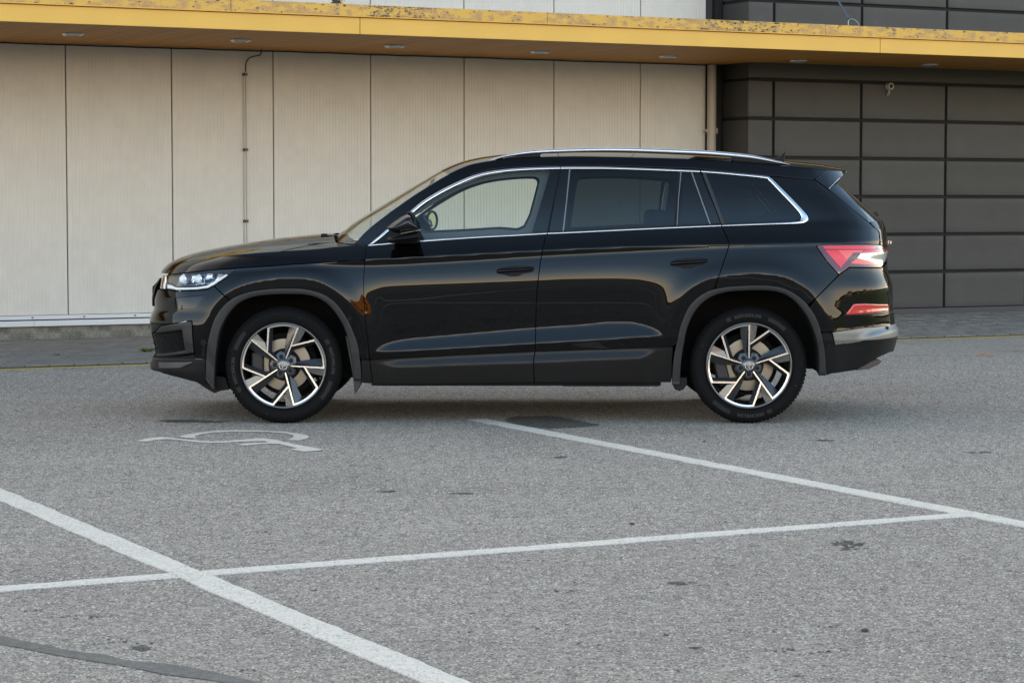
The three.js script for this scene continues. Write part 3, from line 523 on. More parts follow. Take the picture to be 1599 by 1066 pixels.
// feature lines of the body side, measured
const CREASE = line([[235, 437], [292, 425.5], [330, 422], [369.5, 418.5], [421, 415.4], [457, 412.6], [494, 410.5], [568.5, 405.7], [700, 399], [850, 391], [1000, 385], [1140, 382], [1275, 380], [1410, 376]]);
const GOLD = line([[235, 438], [292, 426.5], [421, 416.4], [457, 413.5], [480, 413], [520, 413.6], [570, 414], [700, 408.5], [850, 399], [1000, 391.5], [1140, 385], [1200, 383], [1273, 381], [1410, 377]]);
const HORI = line([[235, 515], [300, 508], [330, 496], [360, 480], [443, 470], [540, 466], [580, 456.5], [600, 451], [640, 448.3], [700, 446.2], [765, 443.9], [840, 441], [890, 438.7], [955, 438], [990, 439.6], [1018, 445], [1045, 454], [1070, 464], [1170, 470], [1280, 480], [1330, 466], [1410, 455]]);
const LED1 = line([[235, 530], [540, 545], [578, 548], [596, 539.6], [616.6, 533], [637, 529.5], [697.6, 524], [765, 518], [835, 512], [910, 507], [955, 503], [982, 503], [1000, 506], [1022.7, 513.7], [1040, 522.5], [1100, 524], [1410, 530]]);
const LED2 = line([[235, 531], [540, 546], [578, 549], [634.6, 546.8], [720, 542], [835, 535], [932, 529.5], [1000, 525], [1040, 523.5], [1100, 525], [1410, 531]]);
const SIL1 = line([[235, 556], [560, 565], [583, 565], [630, 561], [833, 550.5], [955, 546], [1032, 544.5], [1100, 544], [1410, 545]]);
const SIL2 = line([[235, 557], [560, 566], [583, 566], [619, 571.6], [720, 568], [833, 564.4], [932, 560], [996, 557.7], [1032, 545.5], [1100, 545], [1410, 546]]);
const BELT = line([[235, 405], [400, 395], [571, 384], [660, 376], [850, 365.5], [1100, 353.5], [1250, 348.5], [1410, 341]]);
const NOSE = line([[300, 397], [274.5, 406.5], [265, 412.2], [256, 422], [250, 431], [241, 448], [239, 465], [240, 479], [236, 490], [233.5, 499], [235, 507], [236, 520], [240, 535], [242, 552], [238, 556], [236, 562], [233.5, 571], [236, 580], [248, 600]], 0.35).map(([x, y]) => [y, x]).sort((a, b) => a[0] - b[0]);
const TAIL = line([[1332, 262], [1344, 291], [1366, 318], [1383, 344], [1388, 358.5], [1388, 384], [1389, 392.8], [1387, 404.7], [1387, 418], [1394.6, 448], [1394.6, 474], [1396.6, 487], [1398.4, 502.7], [1402.5, 514], [1403, 521.7], [1401, 533.6], [1397.8, 545.4], [1392, 570], [1380, 600]], 0.35).map(([x, y]) => [y, x]).sort((a, b) => a[0] - b[0]);
const PLAN = [[-2.30, 0.05], [-2.278, 0.30], [-2.25, 0.47], [-2.22, 0.575], [-2.18, 0.66], [-2.13, 0.73], [-2.07, 0.785], [-1.98, 0.83], [-1.85, 0.865], [-1.6, 0.89], [-1.2, 0.903], [-0.8, 0.908], [0, 0.912], [0.8, 0.91], [1.2, 0.904], [1.6, 0.892], [1.85, 0.868], [2.0, 0.836], [2.1, 0.79], [2.17, 0.735], [2.23, 0.66], [2.28, 0.565], [2.315, 0.46], [2.34, 0.33], [2.362, 0.05]];
const arcPts = (pts) => line(crPath(pts, 8), 0.93);
const ridgeF = [[304, 620], [307, 560], [313.6, 526], [321, 504.5], [336.7, 474.6], [354.6, 456.7], [381.3, 443.4], [417, 435.8], [450, 433.2], [484.7, 435.3], [509.6, 444.3], [532.8, 462], [550.6, 483.5], [563, 502], [574, 540], [579, 620]];
const ridgeR = [[1036, 620], [1040, 540], [1049, 497], [1062, 469], [1080, 449.6], [1104, 436.5], [1130, 430.5], [1158, 427.5], [1186, 426.5], [1222, 431], [1247, 442], [1266.8, 459], [1284, 488], [1296, 512], [1303, 545], [1306, 620]];
const RIDGE = [arcPts(ridgeF), arcPts(ridgeR)];
function polyDist(poly, x, y, closed = true) {                           // signed distance, negative inside
  let d = 1e9, inside = false; const n = poly.length;
  for (let i = 0, j = n - 1; i < n; j = i++) {
    const ax = poly[j][0], ay = poly[j][1], bx = poly[i][0], by = poly[i][1];
    if (i > 0 || closed) { const ex = bx - ax, ey = by - ay, l = ex * ex + ey * ey, t = l ? clamp(((x - ax) * ex + (y - ay) * ey) / l, 0, 1) : 0, dx = x - ax - ex * t, dy = y - ay - ey * t, q = dx * dx + dy * dy; if (q < d) d = q; }
    if ((ay > y) !== (by > y) && x < (bx - ax) * (y - ay) / (by - ay) + ax) inside = !inside;
  }
  return (inside ? -1 : 1) * Math.sqrt(d);
}
// table of half width over the side view
const TX0 = -2.36, TX1 = 2.46, TY0 = 0.12, TY1 = 1.70, TD = 0.006, TE = 0.003, TNX = Math.round((TX1 - TX0) / TD) + 1, TNY = Math.round((TY1 - TY0) / TE) + 1;
let TAB = new Float32Array(TNX * TNY);
{
  for (let i = 0; i < TNX; i++) {
    const X = TX0 + i * TD;
    const yc = interp(CREASE, X), yg = Math.min(interp(GOLD, X), yc - 0.002), ym = interp(HORI, X), l1 = interp(LED1, X), l2 = Math.min(interp(LED2, X), l1 - 0.003), s1_ = interp(SIL1, X), s2 = Math.min(interp(SIL2, X), s1_ - 0.003), yb = interp(BELT, X);
    const ku = clamp((yc - yg) / 0.028, 0.0, 1), kl = clamp((l1 - l2) / 0.05, 0, 1), ks = clamp((s1_ - s2) / 0.04, 0, 1);
    // slope = how far the panel leans back (positive faces up), listed downwards from the crease
    const dn = [[yc, -0.26 * ku], [yg + 0.004, -0.16 * ku], [yg, 0.02], [yg - 0.02, 0.34], [lerp(yg, ym, 0.42), 0.245], [lerp(yg, ym, 0.72), 0.105], [lerp(yg, ym, 0.88), 0.035], [ym, 0], [ym - 0.04, -0.035], [lerp(ym, l1, 0.6), -0.06], [l1 + 0.012, -0.085],
      [l1, 0.05 * kl - 0.06 * (1 - kl)], [l1 - 0.010, 0.36 * kl - 0.06 * (1 - kl)], [l2 + 0.006, 0.40 * kl - 0.06 * (1 - kl)], [l2 - 0.004, -0.12], [l2 - 0.012, -0.20], [s1_ + 0.008, -0.14], [s1_, 0.05 * ks - 0.1 * (1 - ks)], [s1_ - 0.008, 0.36 * ks - 0.1 * (1 - ks)], [s2 + 0.006, 0.34 * ks - 0.1 * (1 - ks)], [s2 - 0.006, -0.12], [0.0, -0.2]].filter((p, k, a) => k === 0 || p[0] < a[k - 1][0]);
    const sd = (y) => { let k = 0; while (k < dn.length - 2 && dn[k + 1][0] > y) k++; const a = dn[k], b = dn[k + 1]; if (y >= a[0]) return a[1]; return lerp(a[1], b[1], clamp((a[0] - y) / (a[0] - b[0]), 0, 1)); };
    const su = (y) => { const h = y - yb; return h < 0 ? lerp(0.66, 0.52, clamp((y - yc) / Math.max(0.02, yb - yc), 0, 1)) : 0.30 + 0.80 * h + 0.22 * Math.exp(-h / 0.012); };
    const col = new Float32Array(TNY);
    const run = (f, a, b) => { const n = 6, h = (b - a) / n; let s = 0; for (let q = 0; q < n; q++) s += f(a + (q + 0.5) * h) * h; return s; };
    const jc = Math.ceil((yc - TY0) / TE);                              // first row above the crease
    let z = 0, py = yc; for (let j = jc; j < TNY; j++) { const y = TY0 + j * TE; z -= run(su, py, y); col[j] = z; py = y; }
    z = 0; py = yc; for (let j = jc - 1; j >= 0; j--) { const y = TY0 + j * TE; z += run(sd, y, py); col[j] = z; py = y; }
    for (let j = 0; j < TNY; j++) {
      const y = TY0 + j * TE, oF = interp(NOSE, y) + 2.278, oR = interp(TAIL, y) - 2.345;
      const wF = 1 - smooth(-2.1 + Math.max(0, oF), -1.45 + Math.max(0, oF), X), wR = smooth(1.15, 2.0, X);
      TAB[j * TNX + i] = interp(PLAN, X - oF * wF - oR * wR) + col[j];
    }
  }
  for (let i = 0; i < TNX; i++) for (let j = 0; j < TNY; j++) {
    const X = TX0 + i * TD, y = TY0 + j * TE;
    for (const R of RIDGE) {
      if (X < R[0][0] - 0.35 || X > R[R.length - 1][0] + 0.35 || y > 1.25) continue;
      const d = polyDist(R, X, y), A = 0.014;
      TAB[j * TNX + i] += d > 0 ? A * Math.exp(-(d * d) / (0.075 * 0.075)) : A - 0.26 * Math.min(0.09, -d);
    }
  }
  const blur = (r) => {                                                 // soften the folds a little
    const k = []; let s = 0; for (let q = -2; q <= 2; q++) { const w = Math.exp(-q * q / (2 * r * r)); k.push(w); s += w; }
    let o = new Float32Array(TAB.length);
    for (let j = 0; j < TNY; j++) for (let i = 0; i < TNX; i++) { let a = 0; for (let q = -2; q <= 2; q++) a += k[q + 2] * TAB[j * TNX + clamp(i + q, 0, TNX - 1)]; o[j * TNX + i] = a / s; }
    const p = new Float32Array(TAB.length);
    for (let j = 0; j < TNY; j++) for (let i = 0; i < TNX; i++) { let a = 0; for (let q = -2; q <= 2; q++) a += k[q + 2] * o[clamp(j + q, 0, TNY - 1) * TNX + i]; p[j * TNX + i] = a / s; }
    TAB = p;
  };
  blur(1.0);
}
const cub = (a, b, c, d, t) => b + 0.5 * t * (c - a + t * (2 * a - 5 * b + 4 * c - d + t * (3 * (b - c) + d - a)));
function F(X, Y) {
  const fx = clamp((X - TX0) / TD, 1, TNX - 3.001), fy = clamp((Y - TY0) / TE, 1, TNY - 3.001), i = Math.floor(fx), j = Math.floor(fy), tx = fx - i, ty = fy - j, r = [];
  for (let q = -1; q <= 2; q++) { const o = (j + q) * TNX + i; r.push(cub(TAB[o - 1], TAB[o], TAB[o + 1], TAB[o + 2], tx)); }
  return cub(r[0], r[1], r[2], r[3], ty);
}
// measured pixel -> point on the body side
function S(px, py) { let z = 0.88, p; for (let k = 0; k < 8; k++) { p = U(px, py, z); z = lerp(z, clamp(F(p[0], p[1]), 0.3, 1), 0.75); } return p; }
const onSide = (pts) => pts.map(([a, b]) => S(a, b));

// a panel cut out of the body side: outline in side view, lies on the surface plus lift
function panel(poly, o = {}) {
  const { lift = 0, crown = 0, round = 0.006, step = 0.011, gap = 0.0017, flange = 0.014, holes = [], zmin = 0.28, fn = F } = o;
  let x0 = 1e9, x1 = -1e9, y0 = 1e9, y1 = -1e9; for (const [x, y] of poly) { x0 = Math.min(x0, x); x1 = Math.max(x1, x); y0 = Math.min(y0, y); y1 = Math.max(y1, y); }
  x0 -= step; y0 -= step; const nx = Math.ceil((x1 - x0) / step) + 2, ny = Math.ceil((y1 - y0) / step) + 2;
  const dist = (x, y) => { let d = polyDist(poly, x, y); for (const h of holes) d = Math.max(d, -polyDist(h, x, y)); if (zmin) d = Math.max(d, (zmin - fn(x, y)) * 0.25); return d + gap; };
  const zz = (x, y) => { let z = fn(x, y) + lift; if (crown) { const d = clamp(-dist(x, y) / round, 0, 1); z += crown * Math.sqrt(1 - (1 - d) * (1 - d)); } return z; };
  const D = new Float32Array(nx * ny), id = new Int32Array(nx * ny).fill(-1), pos = [], nrm = [], idx = [], uv = [], cut = new Map(), segs = [];
  for (let j = 0; j < ny; j++) for (let i = 0; i < nx; i++) D[j * nx + i] = dist(x0 + i * step, y0 + j * step);
  const put = (x, y) => { const e = crown ? 0.0012 : 0.003, gx = (zz(x + e, y) - zz(x - e, y)) / (2 * e), gy = (zz(x, y + e) - zz(x, y - e)) / (2 * e), l = Math.hypot(gx, gy, 1); pos.push(x, y, zz(x, y)); nrm.push(-gx / l, -gy / l, 1 / l); uv.push(x, y); return pos.length / 3 - 1; };
  const node = (k) => id[k] >= 0 ? id[k] : (id[k] = put(x0 + (k % nx) * step, y0 + Math.floor(k / nx) * step));
  const edge = (a, b) => { if (a > b) [a, b] = [b, a]; const key = a * 1e7 + b; if (cut.has(key)) return cut.get(key); let lo = 0, hi = 1; const ax = x0 + (a % nx) * step, ay = y0 + Math.floor(a / nx) * step, bx = x0 + (b % nx) * step, by = y0 + Math.floor(b / nx) * step, neg = D[a] < 0; for (let q = 0; q < 9; q++) { const m = (lo + hi) / 2, v = dist(lerp(ax, bx, m), lerp(ay, by, m)) < 0; if (v === neg) lo = m; else hi = m; } const t = (lo + hi) / 2, v = put(lerp(ax, bx, t), lerp(ay, by, t)); cut.set(key, v); return v; };
  const tri = (a, b, c) => {
    const q = [a, b, c], n = q.map((k) => D[k] < 0), m = n.filter(Boolean).length; if (!m) return;
    if (m === 3) { idx.push(node(a), node(b), node(c)); return; }
    for (let r = 0; r < 3; r++) {
      const [p, s, t] = [q[r], q[(r + 1) % 3], q[(r + 2) % 3]];
      if (m === 1 && D[p] < 0) { const u = edge(p, s), v = edge(p, t); idx.push(node(p), u, v); segs.push([u, v]); return; }
      if (m === 2 && D[p] >= 0) { const u = edge(p, s), v = edge(p, t); idx.push(u, node(s), node(t), u, node(t), v); segs.push([v, u]); return; }
    }
  };
  for (let j = 0; j < ny - 1; j++) for (let i = 0; i < nx - 1; i++) { const a = j * nx + i, b = a + 1, c = a + nx, d = c + 1; if ((i + j) & 1) { tri(a, b, d); tri(a, d, c); } else { tri(a, b, c); tri(b, d, c); } }
  if (flange) for (const [u, v] of segs) {
    const p = pos.slice(u * 3, u * 3 + 3), q = pos.slice(v * 3, v * 3 + 3); let ex = q[0] - p[0], ey = q[1] - p[1]; const l = Math.hypot(ex, ey) || 1; ex /= l; ey /= l;
    const ox = ey, oy = -ex, o = pos.length / 3, zc = Math.max(p[2], q[2]); if (zmin && zc < zmin + 0.012) continue;
    for (const [w, dz, nz, dd] of [[p, 0, 0.5, 0], [q, 0, 0.5, 0], [q, flange, 0, 0.0008], [p, flange, 0, 0.0008]]) { pos.push(w[0] + ox * dd, w[1] + oy * dd, w[2] - dz); const L = Math.hypot(1, nz); nrm.push(ox / L, oy / L, nz / L); uv.push(w[0], w[1]); }
    idx.push(o, o + 2, o + 1, o, o + 3, o + 2);
  }
  return geoOf(pos, idx, nrm, uv);
}
// a band between two measured edges, with a cross profile [v (0 outer .. 1 inner), height]
function band(outer, inner, prof, o = {}) {
  const { n = 120, base = null, closed = false } = o, A = resample(outer, n), B = resample(inner, n), pos = [], idx = [], uv = [], m = prof.length;
  for (let i = 0; i < n; i++) { const zb = base ? base(A[i], B[i]) : null; for (const [v, h] of prof) { const x = lerp(A[i][0], B[i][0], v), y = lerp(A[i][1], B[i][1], v); pos.push(x, y, (zb === null ? F(x, y) : zb) + h); uv.push(x, y); } }
  for (let i = 0; i < n - 1; i++) for (let k = 0; k < m - 1; k++) { const a = i * m + k; idx.push(a, a + 1, a + m, a + 1, a + m + 1, a + m); }
  if (!closed) for (const i of [0, n - 1]) for (let k = 1; k < m - 1; k++) idx.push(i * m, i * m + k, i * m + k + 1);
  const g = geoOf(pos, idx, null, uv);
  // face outwards whatever the drawing direction
  let s = 0; const N = g.attributes.normal; for (let i = 0; i < N.count; i++) s += N.getZ(i);
  if (s < 0) { const I = g.index.array; for (let i = 0; i < I.length; i += 3) { const t = I[i]; I[i] = I[i + 1]; I[i + 1] = t; } g.computeVertexNormals(); }
  return g;
}
const half = (h, k = 9, deep = 0.012) => [[0, -deep], ...Array.from({ length: k }, (_, i) => { const a = Math.PI * i / (k - 1); return [0.5 - 0.5 * Math.cos(a), h * Math.sin(a)]; }), [1, -deep]];
// a sheet spanning the car between edge curve E (points x,y,z) and centre curve C (x,y)
function span(E, C, p, o = {}) {
  const { n = 60, m = 24, flip = false, half: onlyHalf = false } = o, A = resample(E, n), B = resample(C, n), pos = [], idx = [], uv = [];
  const ss = []; for (let k = -m; k <= m; k++) ss.push(Math.sin(k / m * Math.PI / 2));
  for (let i = 0; i < n; i++) for (const s of ss) { const w = Math.pow(Math.abs(s), p); pos.push(lerp(B[i][0], A[i][0], w), lerp(B[i][1], A[i][1], w), A[i][2] * s); uv.push(A[i][2] * s, i / n); }
  const W = ss.length;
  for (let i = 0; i < n - 1; i++) for (let k = 0; k < W - 1; k++) { const a = i * W + k; if (flip) idx.push(a, a + 1, a + W, a + 1, a + W + 1, a + W); else idx.push(a, a + W, a + 1, a + 1, a + W, a + W + 1); }
  return geoOf(pos, idx, null, uv);
}
const mirrorGeo = (g) => {
  const c = g.index ? g.clone() : g.clone(), p = c.attributes.position, n = c.attributes.normal;
  for (let i = 0; i < p.count; i++) { p.setZ(i, -p.getZ(i)); n.setZ(i, -n.getZ(i)); }
  if (c.index) { const I = c.index.array; for (let i = 0; i < I.length; i += 3) { const t = I[i]; I[i] = I[i + 1]; I[i + 1] = t; } }
  else for (const k of Object.keys(c.attributes)) { const a = c.attributes[k], s = a.itemSize; for (let i = 0; i < a.count; i += 3) for (let q = 0; q < s; q++) { const t = a.array[i * s + q]; a.array[i * s + q] = a.array[(i + 1) * s + q]; a.array[(i + 1) * s + q] = t; } }
  return c;
};
const pair = (name) => [1, -1].map(() => { const g = new THREE.Group(); g.name = name; car.add(g); return g; });
const both = (pr, name, geo, mat) => { mesh(name, geo, mat, pr[0]); mesh(name, mirrorGeo(geo), mat, pr[1]); };
const bothCar = (name, geo, mat) => both([car, car], name, geo, mat);

// materials of the car
const paint = phys(0.0012, 0.0013, 0.0016, 0.3, { clearcoat: 0.8, clearcoatRoughness: 0.012, specularIntensity: 0 });
const gloss = phys(0.004, 0.0045, 0.0055, 0.06), trimSatin = phys(0.0035, 0.0035, 0.004, 0.34, { specularIntensity: 0.7 });
const plastic = std(0.017, 0.017, 0.018, 0.5), plasticDark = phys(0.0055, 0.0055, 0.006, 0.5, { specularIntensity: 0.45 }), linerM = std(0.006, 0.006, 0.006, 0.9), rubber = phys(0.005, 0.005, 0.0054, 0.8, { specularIntensity: 0.3 });
const chrome = std(0.86, 0.87, 0.88, 0.13, { metalness: 1 }), satin = std(0.50, 0.52, 0.55, 0.24, { metalness: 1 }), skidM = std(0.20, 0.205, 0.20, 0.42, { metalness: 0.8 });
const trimGrey = std(0.06, 0.066, 0.07, 0.75), seatM = std(0.03, 0.03, 0.032, 0.8);
const glassClear = phys(0.86, 0.93, 0.90, 0.0, { transmission: 1, thickness: 0, ior: 1.5, side: THREE.DoubleSide });
const glassDark = phys(0.20, 0.24, 0.235, 0.0, { transmission: 1, thickness: 0, ior: 1.5, side: THREE.DoubleSide });
const lensClear = phys(0.97, 0.98, 0.98, 0.0, { transmission: 1, thickness: 0, ior: 1.5, side: THREE.DoubleSide });

// ---- outlines (photograph pixels)
const cladOF = crPath([[320.7, 592], [321.6, 561.9], [325, 529.8], [336.7, 494], [358, 469], [385, 456.7], [417, 451.4], [447, 450.2], [475.7, 451.4], [502.5, 458.5], [523.9, 472.8], [541.7, 497.7], [554, 524.5], [559.5, 544], [563, 572.6], [564, 594]], 6);
const cladIF = crPath([[335, 610], [335.5, 575], [341, 526], [351, 499.5], [368.8, 476.3], [393.8, 463.9], [424, 460], [452.6, 459.2], [477.5, 460.3], [499, 466.5], [516.7, 480], [532.8, 503], [541.7, 524.5], [547, 550], [551, 575], [552.5, 594]], 6);
const cladOR = crPath([[1049.6, 600], [1051.4, 565.4], [1056.7, 537], [1063.9, 506.6], [1078, 476.3], [1101.3, 456.7], [1129.8, 448.7], [1165.4, 446], [1199.3, 446], [1222.5, 449.6], [1243.9, 460.3], [1261.7, 476.3], [1276, 499.5], [1284.9, 529.8], [1289.3, 558.3], [1290.2, 586]], 6);
const cladIR = crPath([[1062, 600], [1063.9, 565.4], [1068.3, 537], [1074.6, 508.4], [1088.8, 481.7], [1110.2, 463.9], [1137, 455.8], [1169, 453.5], [1199.3, 453.7], [1220.7, 457.6], [1238.5, 467.4], [1254.6, 485.2], [1267, 506.6], [1276, 533.4], [1279, 558.3], [1279.5, 586]], 6);
const cut = (arr, f) => arr.filter(f);
const creasePx = crPath([[369.5, 419], [421, 415.7], [457, 412.9], [494, 410.8], [530, 408.4], [569.6, 405.8]], 5);
const ridgeHood = crPath([[259.5, 428.6], [263, 424], [267.5, 419.5], [275, 414.5], [288, 409.3], [313, 405], [345, 400.4], [385, 396.2], [435, 392.6], [490, 389.2], [531, 384.6], [554, 382]], 5);
const doorFront = crPath([[571.2, 384.6], [569.8, 404], [568.2, 425], [567.4, 445], [568.2, 470], [570.5, 500], [574, 530], [577, 560.8]], 5);
const doorMid = crPath([[854, 365.2], [850, 376], [845, 400], [839.8, 440], [837.3, 474], [836, 526], [835.6, 548]], 5);
const doorRear = crPath([[1126.8, 352.5], [1134, 368], [1138.2, 379.6], [1136.5, 389], [1127.3, 417], [1115, 452.4]], 5);
const headlamp = [[259.6, 429.7], [292, 426.3], [318, 423.3], [345, 421.1], [369.5, 419.9], [354, 432.3], [333.3, 445.7], [324, 450.6], [307, 452.7], [274.5, 453.7], [259.3, 451]];
const tailLamp = crPath([[1275.8, 384.3], [1286.3, 382.3], [1320, 381.9], [1352, 381.7], [1375.6, 383], [1387.4, 387.6], [1389, 392.8], [1386, 404.7], [1376.3, 417]], 3).concat([[1350, 416.8], [1327, 416.5], [1310.6, 428.3], [1292.8, 408.6]]);
const topOuter = crPath([[603, 358.6], [620, 344.6], [638, 331.5], [660, 313.6], [690, 295.6], [720, 281.3], [742.5, 272.5], [765, 267.2], [795, 263.4], [832.6, 261.2], [875, 260.2], [920, 260.1], [954.4, 260.6], [1010.7, 262.5], [1050, 264], [1093.2, 265.8]], 5);
const topInner = crPath([[606.5, 362.5], [623, 348], [641, 335.2], [663, 317.4], [692, 300], [721.5, 285.6], [743.5, 276.6], [766, 271.1], [795.5, 267.3], [832.6, 265], [875, 263.8], [920, 263.6], [954.4, 263.9], [1010.7, 265.6], [1050, 267.2], [1093.8, 268.9]], 5);
const sliceX = (c, a, b) => { const at = (x) => { for (let i = 0; i < c.length - 1; i++) if (c[i][0] <= x && c[i + 1][0] >= x) { const t = (x - c[i][0]) / (c[i + 1][0] - c[i][0]); return [x, lerp(c[i][1], c[i + 1][1], t)]; } return null; }; return [at(a), ...c.filter(([x]) => x > a && x < b), at(b)].filter(Boolean); };

// ---- front wings, bonnet, doors, quarters
{
  const wing = creasePx.concat(doorFront.filter(([x, y]) => y > 408), [[563.4, 561.4]], cladOF.slice().reverse().filter(([x, y]) => y < 556 && x > 357), [[358, 467.6], [334.3, 446.2], [354.6, 432.9]]);
  bothCar('front_wing', panel(onSide(wing)), paint);
  const side = ridgeHood.concat([[571.4, 384.2]], [[570, 404.2]], creasePx.slice().reverse().map(([x, y]) => [x, y - 0.7]), [[345, 420.2], [318, 422.4], [292, 425.4], [259.5, 428.8]]);
  const sg = panel(onSide(side), { zmin: 0.5 });
  const E = onSide(crPath([[261, 427], [263.5, 423.5], [267.5, 419.2], [275, 414.4], [288, 409.2], [313, 405], [345, 400.4], [385, 396.2], [435, 392.6], [490, 389.2], [528, 385]], 5)).map(([x, y]) => [x, y, F(x, y) + 0.0003]);
  const C = line(crPath([[254, 424], [258, 418.5], [265, 411.5], [274.5, 405.5], [292, 398.3], [328, 389], [380, 380], [429.5, 372.4], [470, 368], [501, 365.2], [524, 364]], 5), 0.05);
  // crowned bonnet with a shallow power line near each side
  const bg = span(E, C, 2.3, { n: 90, m: 36 });
  const P = bg.attributes.position; for (let i = 0; i < P.count; i++) { const z = Math.abs(P.getZ(i)), x = P.getX(i), f = smooth(-2.1, -1.9, x) * (1 - smooth(-1.15, -0.98, x)); P.setY(i, P.getY(i) + 0.012 * f * Math.exp(-Math.pow((z - 0.56) / 0.06, 2))); }
  bg.computeVertexNormals();
  const B = new THREE.Group(); B.name = 'bonnet'; car.add(B);
  mesh('bonnet_skin', bg, paint, B); mesh('bonnet_side', sg, paint, B); mesh('bonnet_side', mirrorGeo(sg), paint, B);

  const fd = pair('front_door'), rd = pair('rear_door');
  const fdp = doorFront.map(([x, y]) => [x + 0.1, y]).concat(doorMid.slice().reverse(), [[760, 370.3], [700, 373.4], [640, 378], [600, 382]]);
  both(fd, 'door_skin', panel(onSide(fdp.filter(([x, y]) => y > 300))), paint);
  const rdp = doorMid.map(([x, y]) => [x + 0.6, y]).concat([[940, 544.8], [1030, 541.2], [1051, 540.5]], cladOR.filter(([x, y]) => y < 538 && x < 1115.5), doorRear.slice().reverse(), [[1050, 356.4], [950, 361.2]]);
  both(rd, 'door_skin', panel(onSide(rdp)), paint);
  both(fd, 'lower_trim', panel(onSide([[577.4, 561], [700, 554.6], [835.2, 548.2], [832.8, 562], [834, 596.5], [760, 598], [582, 599.5], [579, 575]])), trimSatin);
  both(rd, 'lower_trim', panel(onSide([[836, 548.2], [940, 545], [1030, 541.4], [1051.5, 540.6], [1049.5, 565], [1049, 597], [940, 597], [835, 596.5], [833.6, 562]])), trimSatin);
  bothCar('wing_trim', panel(onSide([[563.6, 561.8], [577, 561.4], [578.6, 575], [581.6, 599], [565, 598]])), trimSatin);

  // side glass
  const fg = sliceX(topInner, 641, 860).map(([x, y]) => [x, y + 0.4]).concat([[860, 264.6], [830.4, 364.2], [720, 371.2], [663.5, 374.8]]);
  both(fd, 'window', panel(onSide(fg), { lift: -0.004, gap: 0, flange: 0 }), glassClear);
  both(fd, 'pillar_cover', panel(onSide([[860, 264.6], [873.8, 264.2], [872.2, 272], [864, 314.6], [854.8, 362.8], [830.4, 364.2]]), { lift: -0.001 }), gloss);
  both(fd, 'mirror_sail', panel(onSide([[585, 380], [606, 363.2], [641, 336], [663.5, 374.8], [620, 378]]), { lift: -0.001 }), plasticDark);
  both(rd, 'pillar_cover', panel(onSide([[876, 264.2], [890, 264], [879.6, 361.3], [856.4, 362.7], [866, 314.6]]), { lift: -0.001 }), gloss);
  both(rd, 'window', panel(onSide(sliceX(topInner, 891, 1057.5).map(([x, y]) => [x, y + 0.3]).concat([[1058.2, 267.8], [1053.2, 352], [880.6, 361]])), { lift: -0.004, gap: 0, flange: 0 }), glassDark);
  both(rd, 'window_divider', band(onSide([[1058.4, 267.6], [1055.5, 310], [1053, 352.6]]), onSide([[1065, 268], [1060.6, 310], [1058, 352.4]]), half(0.003, 7), { n: 30 }), plasticDark);
  both(rd, 'vent_window', panel(onSide([[1065, 268.2], [1079.4, 268.8], [1108.4, 350], [1058.4, 352]]), { lift: -0.004, gap: 0, flange: 0 }), glassDark);
  both(rd, 'pillar_cover', panel(onSide([[1081.8, 269], [1093.4, 269.4], [1102.2, 291], [1116, 323.6], [1125.8, 349.4], [1111, 350]]), { lift: -0.001 }), gloss);
  const edgeM = std(0.16, 0.165, 0.17, 0.35, { metalness: 0.5 });
  both(rd, 'glass_edge', band(onSide([[888.6, 264.2], [884, 312], [878.2, 361.4]]), onSide([[890.9, 264.2], [886, 312], [880.8, 361.2]]), half(0.003, 5), { n: 30 }), edgeM);
  both(rd, 'glass_edge', band(onSide([[1079, 269], [1094.6, 312], [1108, 350]]), onSide([[1081.6, 269], [1097, 312], [1110.8, 350]]), half(0.003, 5), { n: 30 }), edgeM);
  both(rd, 'glass_edge', band(onSide([[1062.6, 268], [1058.9, 310], [1056.6, 352.4]]), onSide([[1064.6, 268], [1060.6, 310], [1058.2, 352.4]]), half(0.005, 5), { n: 30 }), edgeM);

  // rear quarter
  const qp = [[1127.6, 354], [1200, 351.6], [1249.5, 349.8], [1260.8, 346.6], [1263, 340], [1257, 330.2], [1236.6, 308.8], [1212.8, 285], [1204.4, 276.6], [1203, 275.3], [1240, 278.2], [1273, 281], [1294, 296], [1325, 321], [1357, 347.4], [1373, 363.2], [1373.6, 382.2], [1352, 380.9], [1320, 381], [1286.3, 381.4], [1274.6, 384.2], [1292, 409], [1310, 428.8], [1274.5, 464.8]]
    .concat(cladOR.slice().reverse().filter(([x, y]) => x > 1116.6 && x < 1264 && y < 478), doorRear.slice().reverse().filter(([x, y]) => y < 451).map(([x, y]) => [x + 0.7, y]));
  bothCar('rear_quarter', panel(onSide(qp)), paint);
  const qg = onSide([[1096.6, 268.9], [1125, 270.8], [1151, 273.4], [1193, 278.6], [1201.4, 282.8], [1218.4, 300.3], [1238.4, 321.7], [1249.4, 335.2], [1250.4, 341.4], [1243.8, 345.4], [1128.4, 350.6], [1117, 323], [1104, 292]]);
  const qv = onSide(crPath([[1122.6, 281.5], [1126, 279.6], [1170, 283.6], [1198, 287.5], [1206, 291], [1220, 306], [1238, 328], [1240, 335], [1232, 340], [1200, 341.2], [1150, 341.6], [1143, 338], [1134, 315], [1122.6, 281.5]], 4));
  const q2 = pair('quarter_window');
  both(q2, 'glass', panel(qg, { lift: -0.003, gap: 0, flange: 0 }), glassDark);
  both(q2, 'black_border', panel(qg, { lift: -0.007, gap: 0, flange: 0, holes: [qv] }), gloss);
  both(q2, 'glass_edge', band(onSide([[1097, 269.4], [1111, 306], [1127.2, 350.6]]), onSide([[1102, 269.8], [1116.4, 306], [1132.6, 350.4]]), half(0.004, 7), { n: 30 }), plastic);

